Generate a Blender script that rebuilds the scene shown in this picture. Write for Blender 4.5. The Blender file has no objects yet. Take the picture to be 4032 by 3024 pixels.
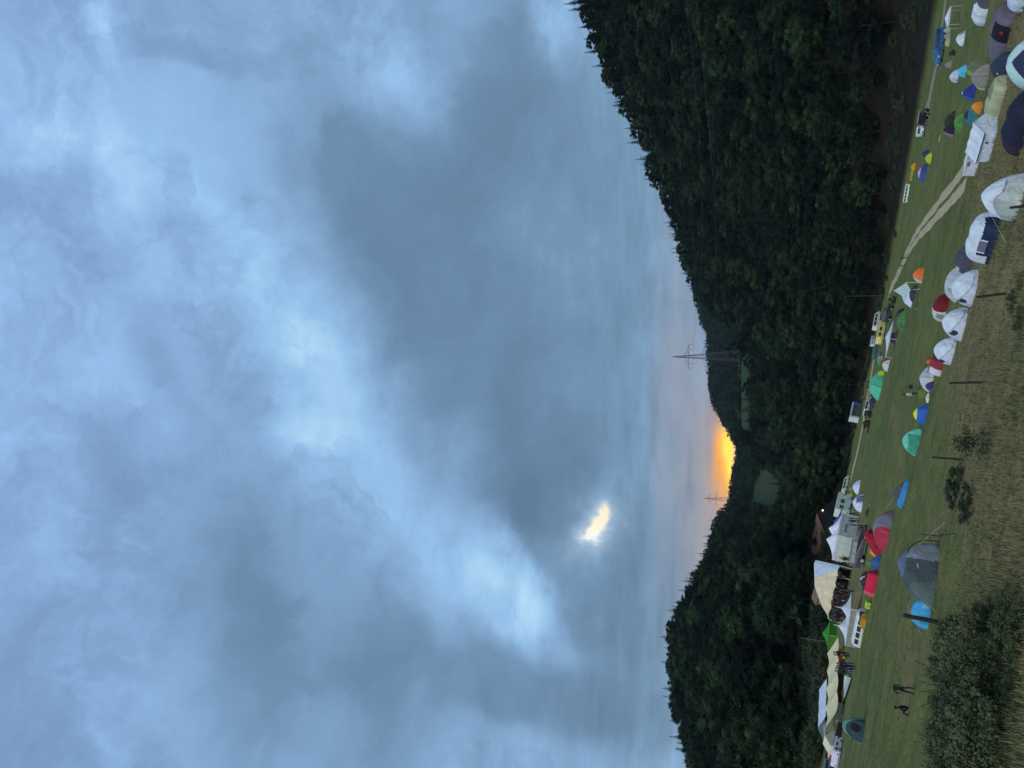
import bpy, bmesh, math, random
import numpy as np
from mathutils import Vector, Matrix

random.seed(7)
rng = np.random.default_rng(7)
SC = bpy.context.scene
COL = SC.collection
PI = math.pi

# ------------------------------------------------------------------ camera
TH = math.radians(18.0)
CT, ST = math.cos(TH), math.sin(TH)
F = 3028.0
C0, P0, Q0, K0_ = 5.2, -0.202, -0.1032, 0.1


def ray(X, Y):
    """direction through photo pixel (photo lies on its side: world up is image left)"""
    a = (3024.0 - Y - 1512.0) / F
    b = (X - 2016.0) / F
    return Vector((a, CT + b * ST, ST - b * CT))


def zfield(x, y):
    x = np.asarray(x, float)
    y = np.asarray(y, float)
    z = -C0 + Q0 * y + P0 * x + K0_ * np.maximum(x, 0) ** 2 / (np.maximum(y, 0) + 15)
    w = np.clip((-x / np.maximum(y, 20.0) - .275) / .13, 0, 1)
    z = z - .038 * w * w * (3 - 2 * w) * np.maximum(y - 58, 0)
    z = z + 0.10 * np.sin(x * .21 + 1.3) * np.cos(y * .17) + 0.05 * np.sin(x * .53 + y * .31)
    return z


def hit(X, Y, tmax=330.0):
    d = ray(X, Y)
    lo, hi = 2.0, tmax
    f = lambda t: d.z * t - float(zfield(d.x * t, d.y * t))
    if f(hi) > 0:
        return d * hi, hi
    for _ in range(50):
        m = .5 * (lo + hi)
        if f(m) > 0:
            lo = m
        else:
            hi = m
    return d * hi, hi


def normal_at(x, y):
    e = .5
    zx = float(zfield(x + e, y) - zfield(x - e, y)) / (2 * e)
    zy = float(zfield(x, y + e) - zfield(x, y - e)) / (2 * e)
    return Vector((-zx, -zy, 1)).normalized()


def Z(ox, oy, s=4.147):
    return lambda p: (ox + p[0] / s, oy + p[1] / s)


R1, R2, R3, R4 = Z(3500, 0), Z(3500, 350), Z(3500, 700), Z(3400, 1000)
R5, R6, R7, R8 = Z(3300, 1300), Z(3200, 1700), Z(3150, 2050), Z(3150, 2400)
R9, RG, RW = Z(3150, 2700, 5.12), Z(3500, 2000), Z(0, 0, 1.0)

# ------------------------------------------------------------------ terrain
EDGE = [(-700, 150), (-200, 172), (0, 185), (200, 200), (450, 235), (700, 262), (1000, 300), (1300, 310), (1600, 300),
        (1900, 270), (2100, 215), (2300, 165), (2450, 140), (2600, 140), (2900, 130), (3024, 126), (3700, 115)]
EXTRA = [(-700, 62), (450, 55), (700, 30), (1000, 14), (1600, 8), (2100, 12), (2400, 10), (3700, 8)]
K2L = [(2120, -500, 560), (2190, -120, 600), (2238, 0, 620), (2297, 164, 640), (2388, 365, 680), (2470, 529, 710),
       (2534, 674, 740), (2607, 802, 780), (2661, 1021, 840), (2726, 1174, 880), (2783, 1230, 860), (2845, 1250, 800),
       (2885, 1314, 700), (2925, 1380, 620), (2945, 1500, 590), (2947, 1680, 570), (3000, 1780, 520), (3070, 1880, 450),
       (3080, 1960, 430), (2990, 2050, 420), (2900, 2133, 470), (2800, 2190, 560), (2712, 2260, 640), (2625, 2424, 600),
       (2598, 2515, 560), (2603, 2643, 520), (2620, 2789, 480), (2689, 3024, 420), (2760, 3250, 380), (2850, 3700, 340)]
K3L = [(2400, -500, 760), (2440, 0, 800), (2640, 674, 920), (2820, 1174, 1050), (2960, 1300, 900), (2919, 1380, 760),
       (2919, 1680, 720), (3010, 1770, 700), (3150, 1860, 560), (3206, 1950, 540), (3100, 2050, 530), (2980, 2133, 600),
       (2880, 2200, 680), (2830, 2260, 800), (2760, 2424, 760), (2740, 2643, 700), (2800, 3024, 560), (2950, 3700, 480)]
K4L = [(2420, -500, 1500), (2440, 0, 1600), (2590, 529, 1900), (2690, 1000, 2300), (2729, 1190, 2500), (2771, 1349, 2500),
       (2789, 1586, 2300), (2844, 1677, 2200), (2886, 1759, 2000), (2889, 1796, 1900), (2862, 1914, 1750),
       (2858, 1978, 1650), (2822, 2010, 1300), (2800, 2040, 1200), (2771, 2133, 1100), (2722, 2260, 1000),
       (2720, 2424, 1000), (2720, 3024, 1000), (2800, 3700, 1000)]


def curve(lst, trees):
    out = []
    for X, Y, t in lst:
        if trees:
            X = X + 16.0 * 1.08 * F / t
        p = ray(X, Y) * t
        out.append((p.x / p.y, p.y, p.z))
    out.sort()
    return np.array(out)


def a2al(Y):
    return ((1512.0 - Y) / F) / 1.09


_e = np.array(sorted((a2al(Y), t * 1.09) for Y, t in EDGE))
_x = np.array(sorted((a2al(Y), e) for Y, e in EXTRA))
_k2, _k3, _k4 = curve(K2L, True), curve(K3L, False), curve(K4L, True)
_dip = np.array(sorted((a2al(Y), d) for Y, d in [(-700, 30), (1250, 30), (1720, 22), (1850, 0), (2150, 0), (2300, 12), (3700, 12)]))


def knots(al):
    y0 = np.interp(al, _e[:, 0], _e[:, 1])
    z0 = zfield(al * y0, y0)
    y1 = y0 + np.interp(al, _x[:, 0], _x[:, 1])
    z1 = z0 + .01 * (y1 - y0)
    y2, z2 = np.interp(al, _k2[:, 0], _k2[:, 1]), np.interp(al, _k2[:, 0], _k2[:, 2])
    ym, zm = y1 + .45 * (y2 - y1), z1 + .40 * (z2 - z1)
    y3, z3 = np.interp(al, _k3[:, 0], _k3[:, 1]), np.interp(al, _k3[:, 0], _k3[:, 2])
    y3 = np.maximum(y3, y2 + 20)
    y4, z4 = np.interp(al, _k4[:, 0], _k4[:, 1]), np.interp(al, _k4[:, 0], _k4[:, 2])
    y4 = np.maximum(y4, y3 + 100)
    yb = y3 + .35 * (y4 - y3)
    zb = np.minimum(z3, z3 + .35 * (z4 - z3)) - np.interp(al, _dip[:, 0], _dip[:, 1])
    sl = np.interp(al, [a2al(2150), a2al(1850), a2al(1760)], [1, 1, 0])
    zb = zb * (1 - sl) + (z3 + .33 * (z4 - z3)) * sl
    return [(y0, z0), (y1, z1), (ym, zm), (y2, z2), (y3, z3), (yb, zb), (y4, z4), (y4 + 600, z4 - 90), (y4 * 0 + 9000, z4 * 0 - 120)]


def H(x, y):
    x = np.asarray(x, float)
    y = np.asarray(y, float)
    al = x / np.maximum(y, 1.0)
    ks = knots(al)
    z = zfield(x, y)
    for (ya, za), (yb, zb) in zip(ks[:-1], ks[1:]):
        f = (y - ya) / (yb - ya)
        z = np.where(y >= ya, za + (zb - za) * np.clip(f, 0, 1), z)
    return z


# clearings in the forest (as seen in the photo), meadow grass instead of trees
CLEAR = [
    [(2908, 1390), (2908, 1690), (2944, 1695), (2950, 1400)],
    [(3005, 1812), (3000, 1855), (2973, 1907), (2962, 2000), (2948, 2062), (2965, 2062), (3020, 1992), (3074, 2010), (3125, 2010), (3120, 1930), (3080, 1870), (3030, 1820)],
    [(2752, 1278), (2776, 1315), (2774, 1355), (2790, 1350), (2795, 1310), (2765, 1275)],
    [(2910, 1690), (2912, 1752), (2945, 1755), (2945, 1690)],
]


def topix(x, y, z):
    dep = y * CT + z * ST
    a = x / dep
    b = -( -y * ST + z * CT) / dep
    return 2016 + b * F, 1512 - a * F, dep


def inpoly(px, py, poly):
    px = np.asarray(px)
    ins = np.zeros(px.shape, bool)
    n = len(poly)
    for i in range(n):
        x1, y1 = poly[i]
        x2, y2 = poly[(i + 1) % n]
        c = ((y1 > py) != (y2 > py)) & (px < (x2 - x1) * (py - y1) / ((y2 - y1) + 1e-9) + x1)
        ins ^= c
    return ins


def cleared(x, y, z, ydist_min=430):
    X, Y, d = topix(x, y, z)
    r = np.zeros(np.shape(x), bool)
    for p in CLEAR:
        r |= inpoly(X, Y, p)
    return r & (np.asarray(y) > ydist_min)


# ------------------------------------------------------------------ materials
def lin(c):
    c = c / 255.0
    return c / 12.92 if c <= .04045 else ((c + .055) / 1.055) ** 2.4


ILL = (.66, .79, .93)


def alb(r, g, b, k=1.0):
    return tuple(min(.84, max(.012, k * lin(v) / i)) for v, i in zip((r, g, b), ILL))


class NT:
    def __init__(s, tree):
        s.t = tree
        s.t.nodes.clear()

    def n(s, typ, **kw):
        nd = s.t.nodes.new(typ)
        ins = kw.pop('ins', {})
        for k, v in kw.items():
            setattr(nd, k, v)
        for k, v in ins.items():
            if hasattr(v, 'links'):
                s.t.links.new(v, nd.inputs[k])
            else:
                nd.inputs[k].default_value = v
        return nd

    def m(s, op, a, b=0.0, c=None):
        nd = s.t.nodes.new('ShaderNodeMath')
        nd.operation = op
        for i, v in enumerate((a, b) if c is None else (a, b, c)):
            if hasattr(v, 'links'):
                s.t.links.new(v, nd.inputs[i])
            else:
                nd.inputs[i].default_value = v
        return nd.outputs[0]

    def mix(s, f, a, b, blend='MIX'):
        nd = s.t.nodes.new('ShaderNodeMix')
        nd.data_type = 'RGBA'
        nd.blend_type = blend
        nd.clamp_factor = True
        for i, v in ((0, f), (6, a), (7, b)):
            if hasattr(v, 'links'):
                s.t.links.new(v, nd.inputs[i])
            else:
                nd.inputs[i].default_value = v if i == 0 else tuple(v) + (1,) * (4 - len(v))
        return nd.outputs[2]

    def ramp(s, f, stops, interp='LINEAR'):
        nd = s.t.nodes.new('ShaderNodeValToRGB')
        cr = nd.color_ramp
        cr.interpolation = interp
        while len(cr.elements) < len(stops):
            cr.elements.new(.5)
        for e, (p, c) in zip(cr.elements, stops):
            e.position = p
            e.color = tuple(c) + (1,) * (4 - len(c))
        s.t.links.new(f, nd.inputs[0])
        return nd.outputs[0]

    def link(s, a, b):
        s.t.links.new(a, b)


def newmat(name):
    m = bpy.data.materials.new(name)
    m.use_nodes = True
    nt = NT(m.node_tree)
    out = nt.n('ShaderNodeOutputMaterial')
    bs = nt.n('ShaderNodeBsdfPrincipled')
    nt.link(bs.outputs[0], out.inputs[0])
    return m, nt, bs, out


_mc = {}


def fab(r, g, b, kind='fabric', k=1.0):
    """fabric / paint / plastic of the colour the thing shows in the photo"""
    key = (r, g, b, kind, k)
    if key in _mc:
        return _mc[key]
    m, nt, bs, out = newmat('%s_%d_%d_%d' % (kind, r, g, b))
    c = alb(r, g, b, k)
    co = nt.n('ShaderNodeTexCoord').outputs['Object']
    no = nt.n('ShaderNodeTexNoise', ins={'Vector': co, 'Scale': 1.6, 'Detail': 5.0, 'Roughness': .6})
    if kind == 'fabric':
        dk = tuple(v * .82 for v in c)
        lt = tuple(min(.86, v * 1.1) for v in c)
        f = nt.ramp(no.outputs[0], [(.3, dk), (.7, lt)])
        nt.link(f, bs.inputs['Base Color'])
        bs.inputs['Roughness'].default_value = .72
        bs.inputs['Specular IOR Level'].default_value = .25
        wr = nt.n('ShaderNodeTexNoise', ins={'Vector': co, 'Scale': 2.2, 'Detail': 5.0, 'Roughness': .6, 'Distortion': 1.6})
        bp = nt.n('ShaderNodeBump', ins={'Height': wr.outputs[0], 'Strength': .6, 'Distance': .24})
        nt.link(bp.outputs[0], bs.inputs['Normal'])
        tr = nt.n('ShaderNodeBsdfTranslucent', ins={'Color': f})
        mx = nt.n('ShaderNodeMixShader', ins={0: .18, 1: bs.outputs[0], 2: tr.outputs[0]})
        nt.link(mx.outputs[0], out.inputs[0])
    else:
        dk = tuple(v * .75 for v in c)
        nt.link(nt.ramp(no.outputs[0], [(.35, dk), (.6, c)]), bs.inputs['Base Color'])
        bs.inputs['Roughness'].default_value = {'paint': .35, 'glass': .08, 'plastic': .5, 'wood': .85, 'skin': .6, 'metal': .45, 'rubber': .9}[kind]
        if kind == 'metal':
            bs.inputs['Metallic'].default_value = .4
    _mc[key] = m
    return m


def lampmat(name, col, st):
    m, nt, bs, out = newmat(name)
    em = nt.n('ShaderNodeEmission', ins={'Color': tuple(col) + (1,), 'Strength': st})
    nt.link(em.outputs[0], out.inputs[0])
    return m


def leafmat(name, dark, light, warm, nscale=.35):
    m, nt, bs, out = newmat(name)
    oi = nt.n('ShaderNodeObjectInfo')
    ge = nt.n('ShaderNodeNewGeometry')
    co = nt.n('ShaderNodeTexCoord').outputs['Object']
    no = nt.n('ShaderNodeTexNoise', ins={'Vector': co, 'Scale': nscale, 'Detail': 4.0})
    f = nt.m('ADD', nt.m('MULTIPLY', oi.outputs['Random'], .85), nt.m('MULTIPLY', nt.m('SUBTRACT', no.outputs[0], .5), 1.1))
    c = nt.ramp(f, [(.05, dark), (.5, light), (.8, warm)])
    nt.link(c, bs.inputs['Base Color'])
    bs.inputs['Roughness'].default_value = .8
    bs.inputs['Specular IOR Level'].default_value = .15
    return m


M_LEAF = leafmat('broadleaf_foliage', (.003, .007, .004), (.010, .024, .011), (.034, .058, .020))
M_NEED = leafmat('conifer_foliage', (.003, .008, .005), (.009, .019, .011), (.015, .026, .013))
M_SHRUB = leafmat('shrub_foliage', (.022, .036, .018), (.058, .082, .036), (.125, .13, .055), 2.2)
M_DARKSHRUB = leafmat('dark_shrub_foliage', (.020, .031, .018), (.038, .055, .028), (.06, .066, .034), 2.2)
M_BROWNSHRUB = leafmat('brown_shrub_foliage', (.03, .026, .018), (.055, .045, .03), (.07, .055, .035))


def barkmat():
    m, nt, bs, out = newmat('bark')
    co = nt.n('ShaderNodeTexCoord').outputs['Object']
    no = nt.n('ShaderNodeTexNoise', ins={'Vector': co, 'Scale': 6.0, 'Detail': 6.0})
    nt.link(nt.ramp(no.outputs[0], [(.3, (.012, .010, .008)), (.7, (.035, .029, .023))]), bs.inputs['Base Color'])
    bs.inputs['Roughness'].default_value = .95
    return m


M_BARK = barkmat()


def woodpost():
    m, nt, bs, out = newmat('weathered_post_wood')
    co = nt.n('ShaderNodeTexCoord').outputs['Object']
    mp = nt.n('ShaderNodeMapping', ins={'Vector': co, 'Scale': (8, 8, 1.2)})
    no = nt.n('ShaderNodeTexNoise', ins={'Vector': mp.outputs[0], 'Scale': 4.0, 'Detail': 6.0})
    nt.link(nt.ramp(no.outputs[0], [(.3, (.018, .014, .011)), (.75, (.06, .045, .034))]), bs.inputs['Base Color'])
    bs.inputs['Roughness'].default_value = .9
    return m


M_POST = woodpost()


def groundmat():
    m, nt, bs, out = newmat('meadow_and_forest_floor')
    at = nt.n('ShaderNodeVertexColor', layer_name='cover')
    sep = nt.n('ShaderNodeSeparateColor', ins={0: at.outputs[0]})
    co = nt.n('ShaderNodeNewGeometry').outputs['Position']
    nb = nt.n('ShaderNodeTexNoise', ins={'Vector': co, 'Scale': .045, 'Detail': 4.0, 'Roughness': .6})
    nm = nt.n('ShaderNodeTexNoise', ins={'Vector': co, 'Scale': .32, 'Detail': 6.0, 'Roughness': .65})
    nf = nt.n('ShaderNodeTexNoise', ins={'Vector': co, 'Scale': 3.2, 'Detail': 7.0, 'Roughness': .75})
    mp = nt.n('ShaderNodeMapping', ins={'Vector': co, 'Rotation': (0, 0, math.radians(-24)), 'Scale': (.10, .55, .3)})
    ns = nt.n('ShaderNodeTexNoise', ins={'Vector': mp.outputs[0], 'Scale': .8, 'Detail': 3.0})
    v = nt.m('ADD', nt.m('MULTIPLY', nb.outputs[0], .9), nt.m('MULTIPLY', nm.outputs[0], .7))
    v = nt.m('ADD', v, nt.m('MULTIPLY', ns.outputs[0], .22))
    v = nt.m('ADD', v, nt.m('MULTIPLY', sep.outputs[2], .55))
    v = nt.m('SUBTRACT', v, .46)
    grass = nt.ramp(v, [(.15, (.076, .104, .030)), (.42, (.120, .136, .040)), (.62, (.158, .146, .052)), (.85, (.195, .152, .068))])
    sp = nt.ramp(nf.outputs[0], [(.25, (.42, .42, .42)), (.5, (.95, .95, .95)), (.72, (1.35, 1.35, 1.3))])
    grass = nt.mix(1.0, grass, sp, 'MULTIPLY')
    np_ = nt.n('ShaderNodeTexNoise', ins={'Vector': co, 'Scale': .42, 'Detail': 6.0, 'Roughness': .68, 'Distortion': .8})
    grass = nt.mix(1.0, grass, nt.ramp(np_.outputs[0], [(.32, (.60, .66, .64)), (.5, (.98, .98, .96)), (.68, (1.30, 1.20, 1.10))]), 'MULTIPLY')
    floor = nt.ramp(nm.outputs[0], [(.3, (.008, .007, .004)), (.7, (.021, .015, .009))])
    mead = nt.ramp(nm.outputs[0], [(.3, (.022, .042, .016)), (.7, (.040, .060, .024))])
    c = nt.mix(sep.outputs[0], grass, floor)
    c = nt.mix(sep.outputs[1], c, mead)
    nt.link(c, bs.inputs['Base Color'])
    bs.inputs['Roughness'].default_value = .95
    bs.inputs['Specular IOR Level'].default_value = .1
    bp = nt.n('ShaderNodeBump', ins={'Height': nf.outputs[0], 'Strength': .7, 'Distance': .15})
    nt.link(bp.outputs[0], bs.inputs['Normal'])
    return m


def dirtmat(name, lo, hi, worn=0.):
    m, nt, bs, out = newmat(name)
    co = nt.n('ShaderNodeNewGeometry').outputs['Position']
    no = nt.n('ShaderNodeTexNoise', ins={'Vector': co, 'Scale': 1.4, 'Detail': 8.0, 'Roughness': .7})
    c = nt.ramp(no.outputs[0], [(.3, lo), (.7, hi)])
    n2 = nt.n('ShaderNodeTexNoise', ins={'Vector': co, 'Scale': .9, 'Detail': 9.0, 'Roughness': .75})
    c = nt.mix(nt.ramp(n2.outputs[0], [(.40, (worn,) * 3), (.58, (0, 0, 0))]), c, (.11, .128, .046))
    nt.link(c, bs.inputs['Base Color'])
    bs.inputs['Roughness'].default_value = .95
    return m


# ------------------------------------------------------------------ object helpers
def tag(o, label=None, cat=None, group=None, kind=None):
    if label:
        o['label'] = label
    if cat:
        o['category'] = cat
    if group:
        o['group'] = group
    if kind:
        o['kind'] = kind
    return o


def thing(name, label, cat, mat=None, group=None):
    o = bpy.data.objects.new(name, None)
    o.empty_display_size = .3
    COL.objects.link(o)
    if mat is not None:
        o.matrix_world = mat
    return tag(o, label, cat, group)


def mesh(name, verts, faces, mat, parent=None, smooth=False):
    me = bpy.data.meshes.new(name)
    me.from_pydata([tuple(map(float, v)) for v in verts], [], [tuple(map(int, f)) for f in faces])
    if mat is not None:
        for mm in (mat if isinstance(mat, (list, tuple)) else [mat]):
            me.materials.append(mm)
    if smooth:
        me.polygons.foreach_set('use_smooth', [True] * len(me.polygons))
    me.update()
    o = bpy.data.objects.new(name, me)
    COL.objects.link(o)
    if parent is not None:
        o.parent = parent
    return o


class MB:
    """collects simple shapes into one mesh"""
    def __init__(s):
        s.v, s.f = [], []

    def add(s, v, f):
        b = len(s.v)
        s.v += [tuple(p) for p in v]
        s.f += [tuple(i + b for i in q) for q in f]
        return s

    def box(s, x0, x1, y0, y1, z0, z1):
        return s.add([(x0, y0, z0), (x1, y0, z0), (x1, y1, z0), (x0, y1, z0), (x0, y0, z1), (x1, y0, z1), (x1, y1, z1), (x0, y1, z1)],
                     [(0, 3, 2, 1), (4, 5, 6, 7), (0, 1, 5, 4), (1, 2, 6, 5), (2, 3, 7, 6), (3, 0, 4, 7)])

    def tube(s, p, q, r, r2=None, n=7):
        p, q = Vector(p), Vector(q)
        d = (q - p).normalized()
        a = d.orthogonal().normalized()
        b = d.cross(a)
        r2 = r if r2 is None else r2
        vs = []
        for c, rr in ((p, r), (q, r2)):
            for i in range(n):
                t = 2 * PI * i / n
                vs.append(c + (a * math.cos(t) + b * math.sin(t)) * rr)
        fs = [(i, (i + 1) % n, n + (i + 1) % n, n + i) for i in range(n)]
        fs += [tuple(range(n - 1, -1, -1)), tuple(range(n, 2 * n))]
        return s.add(vs, fs)

    def path(s, pts, r, n=5):
        for a, b in zip(pts[:-1], pts[1:]):
            s.tube(a, b, r, n=n)
        return s

    def build(s, name, mat, parent=None, smooth=False):
        return mesh(name, s.v, s.f, mat, parent, smooth)


def frame(reg, L, R, face=False):
    XL, YL = reg(L)
    XR, YR = reg(R)
    pl, tl = hit(XL, YL)
    pr, tr = hit(XR, YR)
    t = .5 * (tl + tr)
    lat = abs(YL - YR) / F * t
    if abs(tl - tr) > 1.1 * lat:
        g = 1 if tl > tr else -1
        pl = ray(XL, YL) * (t + g * .55 * lat)
        pr = ray(XR, YR) * (t - g * .55 * lat)
        for p in (pl, pr):
            p.z = float(zfield(p.x, p.y))
    if face:   # front square to the viewer's line of sight
        o, t = hit(.5 * (XL + XR), .5 * (YL + YR))
        e = Vector((o.y, -o.x, 0)).normalized() * (abs(YL - YR) / F * t * .5)
        pl, pr = o - e, o + e
        for p in (pl, pr):
            p.z = float(zfield(p.x, p.y))
    o = (pl + pr) * .5
    # keep the two ground contacts but never let the base run away in depth
    ex = pr - pl
    w = ex.length
    ex.normalize()
    n = normal_at(o.x, o.y)
    n = (n - ex * n.dot(ex)).normalized()
    ey = n.cross(ex)
    o.z = float(zfield(o.x, o.y))
    M = Matrix(((ex.x, ey.x, n.x, o.x), (ex.y, ey.y, n.y, o.y), (ex.z, ey.z, n.z, o.z), (0, 0, 0, 1)))
    return M, w, t / F / 1.08


# surfaces --------------------------------------------------------------
def shell(root, P, zones, wrap=False, smooth=True):
    """P (nu,nv,3) grid; zones [(part, material, fn(x,y,z,u,v)->bool array or None)]"""
    nu, nv = P.shape[:2]
    ui = np.arange(nu if wrap else nu - 1)
    q = []
    uu, vv = np.meshgrid(ui, np.arange(nv - 1), indexing='ij')
    u2 = (uu + 1) % nu
    idx = lambda a, b: a * nv + b
    faces = np.stack([idx(uu, vv), idx(u2, vv), idx(u2, vv + 1), idx(uu, vv + 1)], -1).reshape(-1, 4)
    V = P.reshape(-1, 3)
    c = V[faces].mean(1)
    fu = (uu.reshape(-1) + .5) / (nu if wrap else nu - 1)
    fv = (vv.reshape(-1) + .5) / (nv - 1)
    left = np.ones(len(faces), bool)
    outs = []
    for name, mat, fn in zones:
        sel = left.copy() if fn is None else (left & fn(c[:, 0], c[:, 1], c[:, 2], fu, fv))
        left &= ~sel
        if not sel.any():
            continue
        fs = faces[sel]
        used, inv = np.unique(fs, return_inverse=True)
        inv = inv.reshape(fs.shape)
        outs.append(mesh(name, V[used], inv, mat, root, smooth))
    return outs


def domegrid(w, d, h, pw=2.9, e1=.92, e2=1.0, sag=.13, ax=0., ay=0., nu=96, nv=28, base=-.06):
    u = np.linspace(0, 2 * PI, nu, endpoint=False)[:, None]
    ps = np.linspace(0, PI / 2, nv)[None, :]
    s = np.sin(ps)
    r = (1 - s ** 1.9).clip(0) ** (.68 * e1 / .92)
    z = h * s ** e2 + 0 * u
    sg = 1 - sag * np.abs(np.cos(2 * u)) * np.sin(2 * ps) ** .8
    f1, f2, f3 = (random.uniform(0, 6.28) for _ in range(3))
    sg = sg * (1 + .022 * np.sin(3 * u + f1 + 2 * ps) + .018 * np.sin(7 * u + f2 - 5 * ps) + .012 * np.sin(13 * u + f3 + 9 * ps))
    ax, ay = ax + random.uniform(-.04, .04), ay + random.uniform(-.04, .04)
    cx = np.sign(np.cos(u)) * np.abs(np.cos(u)) ** (2 / pw) * w / 2
    cy = np.sign(np.sin(u)) * np.abs(np.sin(u)) ** (2 / pw) * d / 2
    x = cx * r * sg + ax * w * (z / h)
    y = d / 2 + cy * r * sg + ay * d * (z / h)
    z = np.where(ps < 1e-6, base, z)
    return np.stack([x, y, z + 0 * x], -1)


def tunnelgrid(w, d, h, hoops=3, sag=.06, rnd=5, taper=0., nu=64, nv=36, e=.72):
    u = np.linspace(0, 1, nu)[:, None]
    v = np.linspace(0, 1, nv)[None, :]
    q = np.abs(2 * u - 1)
    E = (1 - np.clip(q, 0, 1) ** (rnd * 2)).clip(0) ** .5 * (1 - taper * (1 - u))
    E = np.maximum(E, .02)
    E = E * (1 - sag * np.sin(PI * hoops * u) ** 2)
    an = v * PI
    y = d / 2 - np.cos(an) * d / 2 * (.35 + .65 * E)
    z = h * np.sin(an).clip(0) ** e * E
    z = np.where((v < 1e-6) | (v > 1 - 1e-6), -.05, z)
    x = (u - .5) * w + 0 * v
    return np.stack([x, y + 0 * x, z + 0 * x], -1)


def dome(name, label, reg, L, R, hpx, col, zones=(), dr=.9, cat='tent', group='tents pitched in the camp field', pole=False, guys=0, **kw):
    M, w, s = frame(reg, L, R)
    h = hpx * s
    d = min(max(w * dr, .5), 4.5)
    root = thing(name, label, cat, M, group)
    P = domegrid(w, d, h, **kw)
    zz = []
    for zn in zones:
        pn, m, fn = zn
        zz.append((pn, m if not isinstance(m, tuple) else fab(*m), (lambda f: (lambda x, y, z, u, v: f(x / w * 2, (y - d / 2) / d * 2, z / h, u, v)))(fn)))
    if w > 1.5 and len(zones) < 2 and not any(q[0] in ('vent', 'cap', 'edge', 'trim', 'seam') for q in zones) and kw.get('e1', 1) > .55 and not any(q[0] == 'seam' for q in zones):
        sc_ = tuple(int(c * .80) for c in col)
        zz.append(('seam', fab(*sc_), lambda x, y, z, u, v: (np.abs(np.cos(4 * PI * u)) < .075) & (v > .03)))
    zz.append(('flysheet', fab(*col), None))
    shell(root, P, zz, wrap=True, smooth=False)
    if pole:
        mb = MB()
        for k in (12, 36):
            pts = [Vector(p) + Vector((0, 0, .02)) for p in P[k, ::3]] + [Vector(p) + Vector((0, 0, .02)) for p in P[(k + 48) % 96, ::-3]]
            mb.path(pts, .02)
        mb.build('pole', fab(25, 28, 32, 'plastic'), root)
    for g in range(guys):
        sx = (-1, 1)[g % 2]
        yy = (0, d)[g // 2 % 2]
        MB().tube((sx * w * .36, d / 2 + (yy - d / 2) * .7, h * .55), (sx * (w / 2 + .6), yy + (yy - d / 2) * .35, .0), .008, n=4).build('guy_rope', fab(150, 150, 140, 'plastic'), root)
    return root, w, d, h


def tunnel(name, label, reg, L, R, hpx, col, zones=(), dr=.6, cat='tent', group='tents pitched in the camp field', **kw):
    M, w, s = frame(reg, L, R)
    h = hpx * s
    d = min(max(w * dr, .6), 5)
    root = thing(name, label, cat, M, group)
    P = tunnelgrid(w, d, h, **kw)
    zz = []
    for pn, m, fn in zones:
        zz.append((pn, m if not isinstance(m, tuple) else fab(*m), (lambda f: (lambda x, y, z, u, v: f(x / w * 2, (y - d / 2) / d * 2, z / h, u, v)))(fn)))
    zz.append(('flysheet', fab(*col), None))
    shell(root, P, zz)
    return root, w, d, h


def leg(root, p, q, r=.03, col=(190, 195, 200)):
    return MB().tube(p, q, r).build('leg', fab(*col, 'metal'), root)


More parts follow.
